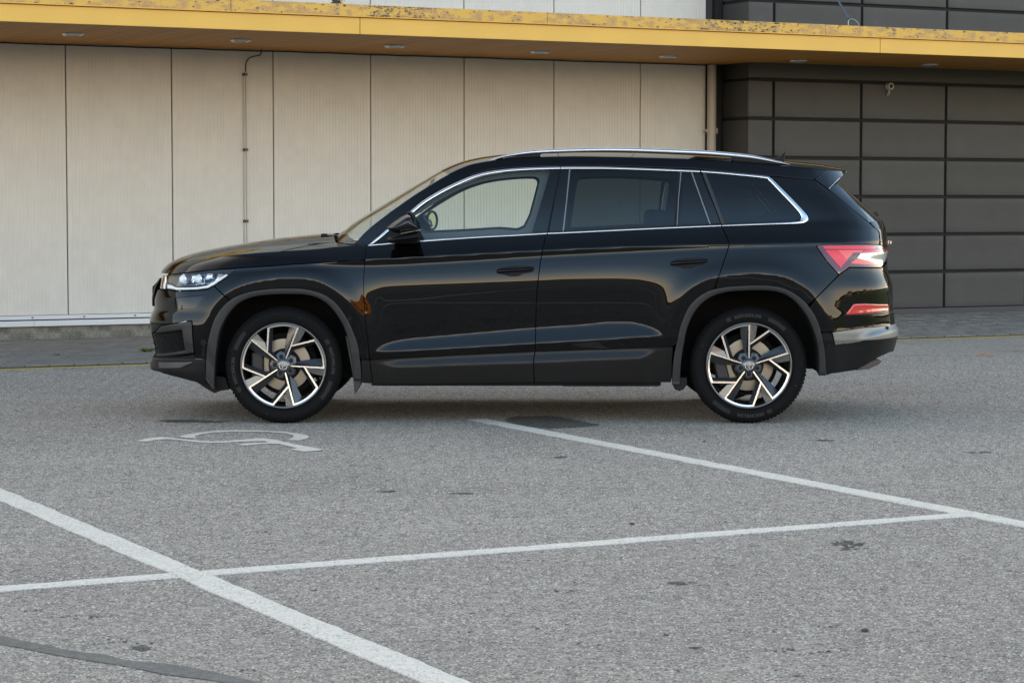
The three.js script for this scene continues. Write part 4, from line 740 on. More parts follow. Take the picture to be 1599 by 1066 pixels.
  // roof side: A pillar, cant rail
  const edgeTop = crPath([[552.6, 382.2], [570, 362], [600, 337.6], [645, 305.6], [680, 283.6], [703, 270.6], [722, 261.8], [742.5, 255.3], [780, 249.3], [810, 246.7], [850, 245], [900, 244.2], [954, 245], [1010, 246.3], [1090, 249], [1168, 254.6], [1234, 259.9], [1280, 264.6], [1292, 266.2]], 5);
  const lower = topOuter.map(([x, y]) => [x, y - 0.4]).concat([[1151, 270], [1195, 274.2], [1203, 275], [1240, 277.6], [1272, 280.2]]);
  const frame = edgeTop.concat(lower.reverse(), [[590, 368.2], [573, 383.4]]);
  const ef = (x, y) => F(x, y);
  bothCar('roof_side_frame', panel(onSide(frame), { fn: ef }), paint);
  // thin bright drip line above the doors
  const drip = crPath([[735, 271.5], [765, 264], [800, 260.2], [840, 258.6], [875, 257.8], [954, 257.8], [1050, 260.6], [1090, 262], [1151, 268], [1202, 272.6], [1270, 279.2]], 5);
  bothCar('drip_moulding', band(onSide(drip), onSide(drip.map(([x, y]) => [x, y + 1.3])), half(0.003, 5), { n: 160 }), gloss);

  // windscreen, roof
  const wsE = onSide(crPath([[553, 381.6], [570, 361.6], [600, 337.2], [645, 305.2], [680, 283.2], [699, 272.4]], 5)).map(([x, y]) => [x, y, F(x, y) - 0.001]);
  const wsC = line(crPath([[519, 374], [555, 345.6], [600, 318.5], [645, 291.5], [668, 278], [688, 266.6]], 5), 0.1);
  const W = new THREE.Group(); W.name = 'windscreen'; car.add(W);
  mesh('glass', span(wsE, wsC, 2.6, { n: 50, m: 28 }), glassClear, W);
  const roE = onSide(crPath([[699.5, 272.1], [722, 261.6], [742.5, 255.1], [780, 249.1], [810, 246.5], [850, 244.8], [900, 244], [954, 244.8], [1010, 246.1], [1090, 248.8], [1168, 254.4], [1234, 259.7], [1280, 264.4], [1293, 266]], 5)).map(([x, y]) => [x, y, F(x, y) + 0.0005]);
  const roC = line(crPath([[688.5, 266.2], [712, 256], [735, 249], [765, 243.6], [810, 239.3], [860, 237], [930, 236.3], [1000, 237.6], [1090, 241.6], [1170, 246.3], [1224, 251], [1277, 256.4]], 5), 0.05);
  const R = new THREE.Group(); R.name = 'roof'; car.add(R);
  mesh('roof_skin', span(roE, roC, 2.5, { n: 110, m: 28 }), paint, R);
  const inner = span(roE.map(([x, y, z]) => [x, y - 0.05, z - 0.03]), roC.map(([x, y]) => [x, y - 0.05]), 2.5, { n: 30, m: 10, flip: true }); mesh('headlining', inner, std(0.25, 0.25, 0.24, 0.9), R);
  // windscreen header and mirror housing seen through the glass
  const mir = rbox(-0.52, -0.48, 1.35, 1.40, -0.11, 0.11, 0.02); mesh('rear_view_mirror', mir, plasticDark, W);
}
// ---- chrome
{
  const strip = (o, i, h = 0.005, n = 140) => band(onSide(o), onSide(i), half(h, 9), { n });
  const C = pair('window_trim');
  const q = (a, b, c, lo) => { const o = sliceX(topOuter, a, b), i = sliceX(topInner, a, b); return [o, i]; };
  const fo = sliceX(topOuter, 0, 874.6), fi = sliceX(topInner, 0, 874.9); both(C, 'upper_strip', strip([[574, 383], [588, 371.4], ...fo], [[581.5, 380.6], [592, 373.6], ...fi], 0.006, 180), chrome);
  both(C, 'upper_strip', strip(sliceX(topOuter, 876, 1092.8), sliceX(topInner, 876, 1093.6), 0.006), chrome);
  const qo = crPath([[1094.6, 265.9], [1125, 268], [1151.3, 270.3], [1195.3, 274.4], [1203.7, 277.2], [1212, 285], [1235.8, 308.8], [1256, 330.2], [1262.2, 339], [1260.6, 345.4], [1249.3, 349], [1200, 350.8], [1128, 353.3]], 5);
  const qi = crPath([[1095.6, 269], [1125, 271.2], [1151, 273.7], [1193.6, 278.3], [1201.6, 282.4], [1218.6, 300], [1239, 321.4], [1250, 334.9], [1251, 341.4], [1244.3, 345.6], [1200, 347.9], [1160, 349.4], [1128, 350.9]], 5);
  // match the two edges point by point
  both(C, 'quarter_strip', (() => { const n = qo.length; const O = onSide(qo), I = onSide(qi); const pos = [], idx = [], pr = half(0.0065, 9); for (let i = 0; i < n; i++) for (const [v, h] of pr) { const x = lerp(O[i][0], I[i][0], v), y = lerp(O[i][1], I[i][1], v); pos.push(x, y, F(x, y) + h); } const m = pr.length; for (let i = 0; i < n - 1; i++) for (let k = 0; k < m - 1; k++) { const a = i * m + k; idx.push(a, a + m, a + 1, a + 1, a + m, a + m + 1); } const g = geoOf(pos, idx); let s = 0; for (let i = 0; i < g.attributes.normal.count; i++) s += g.attributes.normal.getZ(i); if (s < 0) { const I2 = g.index.array; for (let i = 0; i < I2.length; i += 3) { const t = I2[i]; I2[i] = I2[i + 1]; I2[i + 1] = t; } g.computeVertexNormals(); } return g; })(), chrome);
  const bl = (pts) => strip(pts.map(([x, y]) => [x, y - 1.25]), pts.map(([x, y]) => [x, y + 1.15]), 0.005, 120);
  both(C, 'belt_strip', bl(crPath([[574.5, 383], [620, 379.2], [730, 371.2], [800, 367.4], [853.6, 364.3]], 4)), chrome);
  both(C, 'belt_strip', bl(crPath([[855.4, 364.2], [900, 362.4], [990, 358], [1090, 353.6], [1126.2, 352.1]], 4)), chrome);
}
// ---- wheel arch cladding, liners, mud flaps
{
  const prof = [[0, -0.02], [0, 0.003], [0.03, 0.006], [0.12, 0.0075], [0.5, 0.006], [0.86, 0.002], [0.95, -0.001], [1, -0.006], [1.0, -0.05]];
  const bs = (a) => F(a[0], a[1]);
  bothCar('arch_trim', band(onSide(cladOF), onSide(cladIF), prof, { n: 110, base: bs }), plastic);
  bothCar('arch_trim', band(onSide(cladOR), onSide(cladIR), prof, { n: 110, base: bs }), plastic);
  for (const [ci, x0] of [[cladIF, -1.3955], [cladIR, 1.3955]]) {
    const c = resample(onSide(ci), 50), pos = [], idx = [];
    for (const [x, y] of c) for (const z of [0.875, 0.60, 0.36]) { const k = z < 0.8 ? 1.05 : 1.0; pos.push(x0 + (x - x0) * k, y * (z < 0.8 ? 1.02 : 1), z); }
    for (let i = 0; i < c.length - 1; i++) for (let k = 0; k < 2; k++) { const a = i * 3 + k; idx.push(a, a + 1, a + 3, a + 1, a + 4, a + 3); }
    const o = pos.length / 3; pos.push(x0, 0.45, 0.36); for (let i = 0; i < c.length - 1; i++) idx.push(i * 3 + 2, o, (i + 1) * 3 + 2);
    bothCar('wheel_arch_liner', geoOf(pos, idx), linerM);
  }
  // front flap: curved blade behind the wheel, its tip below the sill
  const flap = [[540, 524.5], [546, 556], [551.5, 585], [554, 614.5], [558.5, 607], [562.5, 600], [562.5, 575], [556, 545], [546, 528]];
  bothCar('mud_flap', (() => { const g = new THREE.ExtrudeGeometry(new THREE.Shape(line(flap, 0.86).map((p) => new THREE.Vector2(...p))), { depth: 0.16, bevelEnabled: true, bevelSize: 0.003, bevelThickness: 0.003, bevelSegments: 2 }); g.translate(0, 0, 0.71); return g; })(), plastic);
  const skirt = [[304, 596.5], [317, 605.5], [333, 614.8], [343, 611], [356, 609], [350, 590], [320, 585]];
  bothCar('air_deflector', (() => { const g = new THREE.ExtrudeGeometry(new THREE.Shape(line(skirt, 0.8).map((p) => new THREE.Vector2(...p))), { depth: 0.3, bevelEnabled: false }); g.translate(0, 0, 0.46); return g; })(), plasticDark);
  const nub = [[1052, 600], [1056, 607.5], [1061, 609], [1067, 606.5], [1072, 600], [1072, 590], [1052, 590]];
  bothCar('sill_end', (() => { const g = new THREE.ExtrudeGeometry(new THREE.Shape(line(nub, 0.85).map((p) => new THREE.Vector2(...p))), { depth: 0.1, bevelEnabled: true, bevelSize: 0.004, bevelThickness: 0.004, bevelSegments: 2 }); g.translate(0, 0, 0.76); return g; })(), plasticDark);
}
// ---- front bumper and lamps
{
  const B = new THREE.Group(); B.name = 'front_bumper'; car.add(B); const P2 = [B, B];
  const bum = [[259, 452.2], [274.5, 455], [307, 454], [324, 452], [333.6, 446.9], [357.4, 468.6]].concat(cladOF.slice().reverse().filter(([x, y]) => x < 357.4 && y < 560 && x < 400 && x < 357), [[321.6, 561], [303, 559.8], [303.4, 551.4], [299.8, 500], [275, 503.6], [250, 508], [241, 518.6], [228, 518.6], [228, 498], [240, 470], [246, 452]]);
  const slot = [[271, 464.6], [271, 462.8], [318.6, 459], [318.6, 461]];
  both(P2, 'bumper_skin', panel(onSide(bum), { zmin: 0.34, holes: [onSide([[272.4, 465.2], [318.2, 461.2], [307.2, 476.8], [304.6, 481.4], [274.8, 481.2]])] }), paint);
  // air curtain pocket: sunk, with a blade
  const pk = onSide([[271.6, 464.6], [319, 460.4], [307.8, 477], [305, 482], [274.4, 481.8]]);
  both(P2, 'air_curtain', panel(pk, { lift: -0.006, gap: 0, crown: 0, zmin: 0.34, fn: (x, y) => F(x, y) - 0.05 * Math.max(0, (y - 0.80)) }), gloss);
  // lower side intake: frame, recessed mesh
  const fo = onSide([[242, 519.4], [250, 509], [275, 504.6], [298.8, 501], [302, 551.2], [288.6, 553.4], [243, 556.4], [235, 520]]), fi = onSide([[233, 521], [246, 519.6], [283, 515.4], [288.6, 547], [266, 550.4], [243, 552.4]]);
  both(P2, 'intake_frame', panel(fo, { lift: 0.002, crown: 0.006, round: 0.012, step: 0.007, holes: [fi], zmin: 0.34, flange: 0.045 }), plastic);
  both(P2, 'intake_back', panel(fi, { lift: -0.045, gap: -0.003, zmin: 0.3, flange: 0 }), linerM);
  const hex = []; for (let r = 0; r < 9; r++) for (let c = 0; c < 9; c++) { const px = 240 + c * 6.4 + (r % 2) * 3.2, py = 519 + r * 4.1; const q = S(px, py); if (polyDist(fi, q[0], q[1]) > -0.006) continue; const g = new THREE.TorusGeometry(0.0105, 0.0026, 4, 6); g.translate(q[0], q[1], F(q[0], q[1]) - 0.03); hex.push(g); }
  const hg = merged(hex); for (const g of [hg, mirrorGeo(hg)]) { const m = mesh('honeycomb_mesh', g, plasticDark, B); m.userData.kind = 'stuff'; }
  // lower lip
  both(P2, 'lower_lip', panel(onSide([[233, 556.8], [244, 557.6], [290, 555], [303.4, 552.4], [303.4, 560.4], [320.8, 562], [320.8, 600], [304, 596.4], [280, 590], [247, 580.4], [233.5, 576.4], [230, 568]]), { lift: -0.004, zmin: 0.34 }), plasticDark);
  both(P2, 'lip_edge', band(onSide([[239, 559.4], [270, 560], [319.8, 561]]), onSide([[239, 561.4], [270, 562], [319.8, 562.8]]), half(0.006, 5), { n: 40 }), plastic);
  both(P2, 'skid_insert', panel(onSide([[246, 564.4], [306, 564.4], [281.8, 575], [248, 575.2]]), { lift: 0.004, crown: 0.004, step: 0.006, zmin: 0.34 }), std(0.07, 0.072, 0.072, 0.45, { metalness: 0.4 }));
  { const q = S(317.6, 534.5), z = F(q[0], q[1]); const g = new THREE.CylinderGeometry(0.0125, 0.0125, 0.01, 20); g.rotateX(Math.PI / 2); g.translate(q[0], q[1], z + 0.001); both(P2, 'parking_sensor', g, gloss); const r = new THREE.TorusGeometry(0.0135, 0.0014, 6, 24); r.translate(q[0], q[1], z + 0.004); both(P2, 'sensor_ring', r, plastic); }
  // middle of the nose: closing sheets between the two sides
  const nose = (ys, zE, add, p, mat, name, par) => { const E = [], C = []; for (let i = 0; i <= 24; i++) { const y = lerp(ys[0], ys[1], i / 24); let lo = -2.5, hi = -1.9; for (let k = 0; k < 22; k++) { const m = (lo + hi) / 2; if (F(m, y) > zE) hi = m; else lo = m; } E.push([hi, y, zE]); C.push([hi - add, y]); } return mesh(name, span(E, C, p, { n: 25, m: 16 }), mat, par); };
  const yOf = (py) => U(240, py, 0.4)[1];
  nose([yOf(503), yOf(470)], 0.36, 0.03, 2.2, paint, 'bumper_centre', B);
  nose([yOf(575), yOf(503)], 0.36, 0.03, 2.2, plasticDark, 'lower_grille', B);
  const G = new THREE.Group(); G.name = 'front_grille'; car.add(G);
  nose([yOf(478), yOf(438)], 0.52, 0.006, 2.2, linerM, 'grille_back', G);
  for (let k = -9; k <= 9; k++) { if (!k) continue; const z = k * 0.052, pts = []; for (let i = 0; i <= 8; i++) { const y = lerp(yOf(477), yOf(434), i / 8); let lo = -2.5, hi = -1.9; for (let q = 0; q < 20; q++) { const m = (lo + hi) / 2; if (F(m, y) > 0.52) hi = m; else lo = m; } pts.push(new THREE.Vector3(hi - 0.012 - 0.012 * (1 - Math.pow(Math.abs(z) / 0.52, 2)), y, z)); } mesh('grille_slat', new THREE.TubeGeometry(new THREE.CatmullRomCurve3(pts), 12, 0.008, 6), gloss, G); }
  // chrome surround of the grille, wrapping to the lamps
  both([G, G], 'chrome_surround', band(onSide([[252.4, 431], [251.6, 440], [250, 450.5]]), onSide([[259.2, 430], [259.2, 440], [258.8, 451]]), [[0, -0.02], [0, 0.012], [0.3, 0.016], [0.7, 0.012], [1, 0.004], [1, -0.02]], { n: 20 }), chrome);
  { const sh = []; for (const [px, py] of [[238.6, 447.8], [238.4, 465], [242, 478.6], [247, 462], [250, 447], [245, 441]]) sh.push(U(px, py, 0.42)); const g = new THREE.ExtrudeGeometry(new THREE.Shape(sh.map((p) => new THREE.Vector2(...p))), { depth: 0.05, bevelEnabled: true, bevelSize: 0.003, bevelThickness: 0.004, bevelSegments: 2 }); g.translate(0, 0, 0.38); both([G, G], 'grille_frame', g, gloss); }
  // headlamps
  const H = pair('headlamp'), hp = onSide(headlamp);
  both(H, 'lens', panel(hp, { gap: 0.001, flange: 0, step: 0.008, zmin: 0.34 }), lensClear);
  both(H, 'housing', panel(hp, { lift: -0.07, gap: -0.004, flange: 0, zmin: 0.2 }), std(0.03, 0.032, 0.036, 0.3));
  both(H, 'housing_wall', band(hp.concat([hp[0]]), hp.concat([hp[0]]).map(([x, y]) => [x, y]), [[0, -0.002], [0.5, -0.03], [1, -0.075]], { n: 90, closed: true }), std(0.04, 0.042, 0.046, 0.3));
  const daytime = [[259.6, 444.2], [266, 445.4], [274, 449.4], [290, 449.6], [308, 448.6], [322, 446.2], [332, 440], [345, 432], [352.5, 427.8], [354.6, 430.2], [345, 437], [333.3, 444.8], [324, 449.6], [308, 451.8], [275, 452.6], [259.8, 450]];
  both(H, 'light_guide', panel(onSide(daytime), { lift: -0.018, gap: 0, crown: 0.008, round: 0.008, step: 0.005, flange: 0.02, zmin: 0.3 }), phys(0.88, 0.88, 0.84, 0.12, { clearcoat: 0.5 }));
  both(H, 'reflector', panel(onSide([[281, 432], [300, 430], [320, 428], [331, 427], [333, 437], [326, 443.4], [300, 445.6], [284, 445]]), { lift: -0.045, gap: 0, crown: -0.02, round: 0.03, step: 0.006, flange: 0, zmin: 0.3 }), std(0.7, 0.74, 0.82, 0.12, { metalness: 1 }));
  both(H, 'trim_bezel', panel(onSide([[259.8, 430.4], [280, 428.4], [284, 446.6], [274, 447.6], [266, 444], [259.8, 442.6]]), { lift: -0.034, gap: 0, crown: 0.006, round: 0.02, step: 0.006, flange: 0.02, zmin: 0.3 }), std(0.09, 0.075, 0.06, 0.25));
  for (const [px, py, r] of [[284.5, 436.5, 0.026], [309, 436, 0.025]]) { const q = S(px, py), z = F(q[0], q[1]) - 0.035; const g = new THREE.SphereGeometry(r, 24, 16, 0, Math.PI * 2, 0, Math.PI / 2); g.rotateX(Math.PI / 2); g.rotateY(-0.9); g.translate(q[0], q[1], z); both(H, 'projector_lens', g, phys(0.75, 0.8, 0.88, 0.02, { clearcoat: 1 })); const t = new THREE.TorusGeometry(r * 1.15, 0.004, 8, 28); t.rotateY(-0.9); t.translate(q[0], q[1], z); both(H, 'projector_ring', t, chrome); }
  for (const [a, b] of [[[312, 431], [309.5, 441]], [[303, 434.5], [299, 441.5]], [[337, 428.6], [348, 428.8]], [[336, 432.5], [345, 431.4]], [[334, 438.5], [341, 433]]]) { const u = S(...a), v = S(...b); const w = 0.006; both(H, 'facet', band([[u[0] - w, u[1]], [v[0] - w, v[1]]].map(([x, y]) => [x, y + 0.004]), [[u[0] + w, u[1]], [v[0] + w, v[1]]].map(([x, y]) => [x, y - 0.004]), [[0, -0.05], [0, -0.028], [1, -0.026], [1, -0.05]], { n: 6 }), chrome); }
}

// ---- rear: lamps, bumper, tailgate, spoiler
const SKA = line([[1290, 532], [1304, 533], [1345, 521], [1400, 512], [1420, 509]]);
{
  const T = pair('tail_lamp'), tp = onSide(tailLamp), Zt = (u, v) => [1260 + u / 7.613, 360 + v / 7.613], P = (l) => onSide(l.map((a) => Zt(...a)));
  const deep = phys(0.10, 0.010, 0.014, 0.08, { clearcoat: 1, clearcoatRoughness: 0.02 }), red = phys(0.78, 0.010, 0.014, 0.1, { clearcoat: 1, clearcoatRoughness: 0.02 }), pale = phys(0.88, 0.10, 0.07, 0.15, { clearcoat: 1, clearcoatRoughness: 0.02 }), white = phys(0.62, 0.62, 0.60, 0.12, { clearcoat: 1, clearcoatRoughness: 0.02, metalness: 0.4 });
  both(T, 'lamp_body', panel(tp, { gap: 0.001, step: 0.007, zmin: 0.3 }), deep);
  const add = (name, pts, lift, mat) => both(T, name, panel(P(pts), { lift, gap: 0, step: 0.005, flange: 0.005, zmin: 0.3 }), mat);
  add('light_bar', [[198, 190], [235, 184], [500, 180], [720, 180], [790, 184], [830, 192], [800, 222], [500, 222], [260, 218], [206, 212]], 0.0018, red);
  add('triangle_lens', [[222, 232], [400, 232], [480, 330], [500, 332], [405, 440]], 0.0018, red);
  add('triangle_highlight', [[376, 232], [640, 230], [684, 232], [650, 262], [556, 264], [492, 332], [470, 330]], 0.0022, pale);
  add('upper_streak', [[690, 230], [860, 228], [975, 236], [978, 246], [860, 254], [660, 264]], 0.0018, red);
  add('lower_lens', [[520, 388], [590, 338], [650, 342], [760, 372], [850, 405], [800, 404], [640, 398]], 0.0018, pale);
  add('reversing_lens', [[640, 266], [880, 258], [978, 250], [960, 300], [940, 342], [890, 418], [830, 396], [740, 362], [660, 340], [598, 330]], 0.0018, white);
  add('reversing_bar', [[640, 270], [860, 262], [970, 256], [960, 274], [850, 300], [700, 326], [606, 328]], 0.005, phys(0.72, 0.72, 0.70, 0.1, { clearcoat: 1, metalness: 0.5 }));
  add('amber_tip', [[362, 484], [385, 490], [404, 484], [384, 514]], 0.0018, phys(0.7, 0.2, 0.02, 0.15, { clearcoat: 1 }));

  const B = new THREE.Group(); B.name = 'rear_bumper'; car.add(B); const P2 = [B, B];
  const skin = [[1311.2, 429.2], [1327.4, 417.8], [1376.6, 418.4], [1386, 410], [1400, 430], [1402, 503.4], [1350, 511], [1299.6, 518.2], [1294.6, 518.4], [1284, 518.4]].concat(cladOR.slice().reverse().filter(([x, y]) => x > 1263 && y < 517), [[1275, 465.6]]);
  both(P2, 'bumper_skin', panel(onSide(skin), { zmin: 0.34 }), paint);
  both(P2, 'lower_valance', panel(onSide([[1283, 519.4], [1299.2, 519.2], [1304, 539.4], [1350, 532], [1408, 521], [1406, 546], [1388, 550.8], [1371, 558.6], [1352.5, 570.3], [1335.4, 578.2], [1298.6, 583.7], [1291, 586.4], [1289.6, 558]]), { lift: -0.006, zmin: 0.3 }), plasticDark);
  both(P2, 'skid_plate', panel(onSide([[1300.2, 518.6], [1350, 511.4], [1408, 502], [1410, 521.2], [1350, 531.6], [1304.6, 538.8]]), { lift: 0.002, step: 0.007, zmin: 0.34, fn: (x, y) => { const e = interp(SKA, x), t = clamp((y - (e - 0.04)) / 0.04, 0, 1); return F(x, y) + 0.016 * (1 - smooth(0, 1, t)) * smooth(2.02, 2.16, x) ; } }), skidM);
  const refl = P([[570, 872], [700, 868], [980, 878], [986, 948], [465, 998], [552, 884]]);
  both(P2, 'reflector', panel(refl, { lift: 0.003, gap: 0, crown: 0.002, round: 0.008, step: 0.006, zmin: 0.3 }), phys(0.55, 0.03, 0.03, 0.12, { clearcoat: 1, clearcoatRoughness: 0.03 }));
  both(P2, 'chrome_strip', band(P([[440, 1002], [560, 996], [760, 980], [940, 962], [1020, 948], [1042, 946]]), P([[446, 1014], [560, 1012], [760, 1004], [940, 988], [1020, 974], [1044, 966]]), half(0.006, 7), { n: 50 }), gloss);
  { const q = S(1295.4, 540), z = F(q[0], q[1]); const g = new THREE.CylinderGeometry(0.011, 0.011, 0.01, 20); g.rotateX(Math.PI / 2); g.translate(q[0], q[1], z - 0.004); both(P2, 'parking_sensor', g, gloss); const q2 = S(1385.5, 512), g2 = new THREE.CylinderGeometry(0.010, 0.010, 0.012, 18); g2.rotateX(Math.PI / 2); g2.rotateY(0.8); g2.translate(q2[0], q2[1], F(...q2) + 0.006); both(P2, 'parking_sensor', g2, plasticDark); }
  { const sh = line([[1338, 577.4], [1355, 566], [1369.5, 560.5], [1375.6, 563.6], [1372, 567.6], [1356, 574.8]], 0.55).map((p) => new THREE.Vector2(...p)); const g = new THREE.ExtrudeGeometry(new THREE.Shape(sh), { depth: 0.16, bevelEnabled: true, bevelSize: 0.004, bevelThickness: 0.004, bevelSegments: 2 }); g.translate(0, 0, 0.4); both(P2, 'exhaust_trim', g, std(0.09, 0.09, 0.095, 0.35, { metalness: 0.6 })); }
  // tail side strip between quarter panel and tailgate
  const close = (y0, y1, zE, add, p, mat, name, par, n = 24) => { const E = [], C = []; for (let i = 0; i <= n; i++) { const y = lerp(y0, y1, i / n); let lo = 1.5, hi = 2.6; for (let k = 0; k < 24; k++) { const m = (lo + hi) / 2; if (F(m, y) > zE) lo = m; else hi = m; } E.push([lo, y, zE]); C.push([lo + add, y]); } return mesh(name, span(E, C, p, { n: n + 1, m: 16, flip: true }), mat, par); };
  const yOf = (py) => U(1380, py, 0.5)[1];
  const G = new THREE.Group(); G.name = 'tailgate'; car.add(G);
  both([G, G], 'tailgate_side', panel(onSide([[1374, 362.6], [1357.8, 346.8], [1390, 340], [1396, 362], [1396, 386], [1388, 387.6], [1375.6, 382.6]]), { zmin: 0.34 }), paint);
  both([G, G], 'tailgate_side', panel(onSide([[1377.4, 417.2], [1386.4, 405.4], [1400, 404], [1402, 430], [1386.4, 409.4]]), { zmin: 0.34 }), paint);
  close(yOf(447), yOf(346), 0.36, 0.016, 2.2, paint, 'tailgate_skin', G);
  close(yOf(505), yOf(447), 0.36, 0.016, 2.2, paint, 'bumper_centre', B);
  close(yOf(548), yOf(505), 0.36, 0.016, 2.2, plasticDark, 'lower_centre', B);
  // rear screen and its black side fins
  both([G, G], 'screen_fin', panel(onSide([[1294.6, 296.2], [1307.6, 285.6], [1318, 295.4], [1337, 316], [1352, 333.4], [1356.4, 340.6], [1357.2, 347], [1325, 321.2]]), { zmin: 0.3, lift: -0.002 }), gloss);
  const wE = onSide(crPath([[1307, 286], [1318, 296.2], [1336.6, 316.4], [1351.6, 333.8], [1357, 347]], 4)).map(([x, y]) => [x, y, F(x, y) - 0.003]), wC = line(crPath([[1311, 288.5], [1326, 302], [1343.5, 317.6], [1360, 332], [1375, 345.6]], 4), 0.12);
  mesh('rear_screen', span(wE, wC, 3.2, { n: 21, m: 18, flip: true }), gloss, G);
  { const y = yOf(334), g = new THREE.CylinderGeometry(0.018, 0.022, 0.05, 20); g.rotateZ(-1.0); const q = U(1367, 336, 0.0); g.translate(q[0] - 0.008, q[1], 0); mesh('wiper_hub', g, plastic, G); }
  { const q = U(1387, 378, 0.0); mesh('badge_lettering', merged([0, 1, 2, 3, 4].map((k) => rbox(q[0] - 0.018, q[0] - 0.008, q[1] - 0.011, q[1] + 0.011, -0.16 + k * 0.08, -0.13 + k * 0.08, 0.003))), chrome, G); }
  // roof spoiler
  const Sp = new THREE.Group(); Sp.name = 'roof_spoiler'; car.add(Sp);
  const zS = 0.60, q = (l, z = zS) => line(l, z);
  const tE = onSide([[1281, 264.6], [1292, 266], [1308, 266.8], [1322, 267.6]]).map(([x, y]) => [x, y, F(x, y) - 0.002]), tC = q([[1277.5, 256.6], [1290, 258.6], [1306, 261], [1321.6, 263.6]], 0.1);
  mesh('spoiler_top', span(tE, tC, 2.6, { n: 20, m: 20 }), paint, Sp);
  const uE = onSide([[1322, 268.4], [1310, 279.4], [1295, 294.4]]).map(([x, y]) => [x, y, F(x, y) - 0.006]), uC = q([[1321.6, 265.4], [1312, 276], [1300, 290]], 0.1);
  mesh('spoiler_underside', span(uE, uC, 2.6, { n: 12, m: 20 }), gloss, Sp);
  const sideP = [[1273.4, 280.6], [1280, 275.2], [1288, 268.4], [1292.6, 265.4], [1308, 266.4], [1322.4, 267.4], [1322, 269], [1309, 281], [1294.2, 295.2]];
  const s0 = S(1268, 279), F0 = F(...s0) - 0.004, pl = F; both([Sp, Sp], 'spoiler_end', panel(onSide(sideP), { lift: -0.001, flange: 0.06, zmin: 0.2 }), paint);
  both([Sp, Sp], 'spoiler_edge', new THREE.TubeGeometry(new THREE.CatmullRomCurve3(onSide([[1322.2, 268.2], [1309, 280.6], [1294.6, 295]]).map(([x, y]) => new THREE.Vector3(x, y, pl(x, y) - 0.002))), 20, 0.0026, 6), satin);
  both([Sp, Sp], 'spoiler_edge', new THREE.TubeGeometry(new THREE.CatmullRomCurve3(onSide([[1292.6, 265.6], [1284, 272.6], [1273.8, 280.6]]).map(([x, y]) => new THREE.Vector3(x, y, pl(x, y)))), 20, 0.0018, 6), plastic);
}
// ---- mirrors
function pillow(pts, z0, z1, o = {}) {                                    // solid with domed faces from a side outline
  const { r = 0.04, step = 0.006, back = 0.4 } = o, poly = pts;
  const dome = (x, y) => { const d = clamp(-polyDist(poly, x, y) / r, 0, 1); return Math.sqrt(Math.max(0, 1 - (1 - d) * (1 - d))); }, zm = lerp(z0, z1, back);
  const a = panel(poly, { fn: (x, y) => zm + (z1 - zm) * dome(x, y), zmin: 0, gap: 0.0004, flange: 0, step }), b = panel(poly, { fn: (x, y) => (zm - z0) * dome(x, y) - zm, zmin: 0, gap: 0.0004, flange: 0, step });
  return merged([a, mirrorGeo(b)]);
}
{
  const M = pair('door_mirror'), q = (l, z = 1.03) => line(l, z), Z = (u, v) => [590 + u / 13.327, 320 + v / 13.327];
  const shell = crPath([[185, 460], [300, 370], [430, 280], [520, 225], [600, 195], [690, 195], [745, 225], [800, 290], [850, 360], [880, 430], [886, 520], [760, 545], [560, 565], [430, 590], [350, 580], [250, 545], [200, 510], [185, 460]].map((a) => Z(...a)), 3);
  both(M, 'mirror_shell', pillow(q(shell), 0.945, 1.125, { r: 0.045, back: 0.45 }), gloss);
  const lower = crPath([[165, 690], [230, 670], [400, 630], [560, 590], [720, 560], [880, 548], [886, 640], [880, 700], [780, 750], [600, 770], [420, 780], [300, 800], [220, 770], [165, 690]].map((a) => Z(...a)), 3);
  both(M, 'mirror_base', pillow(q(lower), 0.90, 1.105, { r: 0.03, back: 0.5 }), plasticDark);
  both(M, 'mirror_foot', rbox(0, 0.16, 0, 0.05, 0.85, 0.96, 0.018).translate(...q([[612, 381]])[0], 0), plasticDark);
  const ind = crPath([[470, 590], [600, 560], [740, 532], [882, 505], [884, 530], [740, 556], [600, 586], [480, 606]].map((a) => Z(...a)), 3);
  both(M, 'indicator', pillow(q(ind, 1.05), 1.02, 1.118, { r: 0.01, step: 0.003 }), phys(0.45, 0.43, 0.36, 0.1, { clearcoat: 1 }));
  const edge = crPath([[200, 530], [260, 575], [330, 580]].map((a) => Z(...a)), 4);
  // mirror glass faces back
  const g = new THREE.CircleGeometry(1, 40), gp = g.attributes.position; for (let i = 0; i < gp.count; i++) { const x = gp.getX(i), y = gp.getY(i); gp.setXY(i, Math.sign(x) * Math.pow(Math.abs(x), 0.8) * 0.078, Math.sign(y) * Math.pow(Math.abs(y), 0.85) * 0.062); }
  g.computeVertexNormals(); g.rotateY(Math.PI / 2 + 0.42);
  const bz = new THREE.TorusGeometry(0.066, 0.010, 8, 36); bz.scale(1.14, 0.92, 1); bz.rotateY(Math.PI / 2 + 0.42);
  [[640, 0], [655, 1]].forEach(([px, k]) => { const c = q([[px, 346]])[0], fl = (h) => k ? mirrorGeo(h) : h; mesh('mirror_glass', fl(g.clone().translate(c[0] + 0.004, c[1] - 0.008, 1.035)), std(0.9, 0.9, 0.9, 0.02, { metalness: 1 }), M[k]); mesh('glass_bezel', fl(bz.clone().translate(c[0] + 0.002, c[1] - 0.008, 1.035)), plasticDark, M[k]); });
}
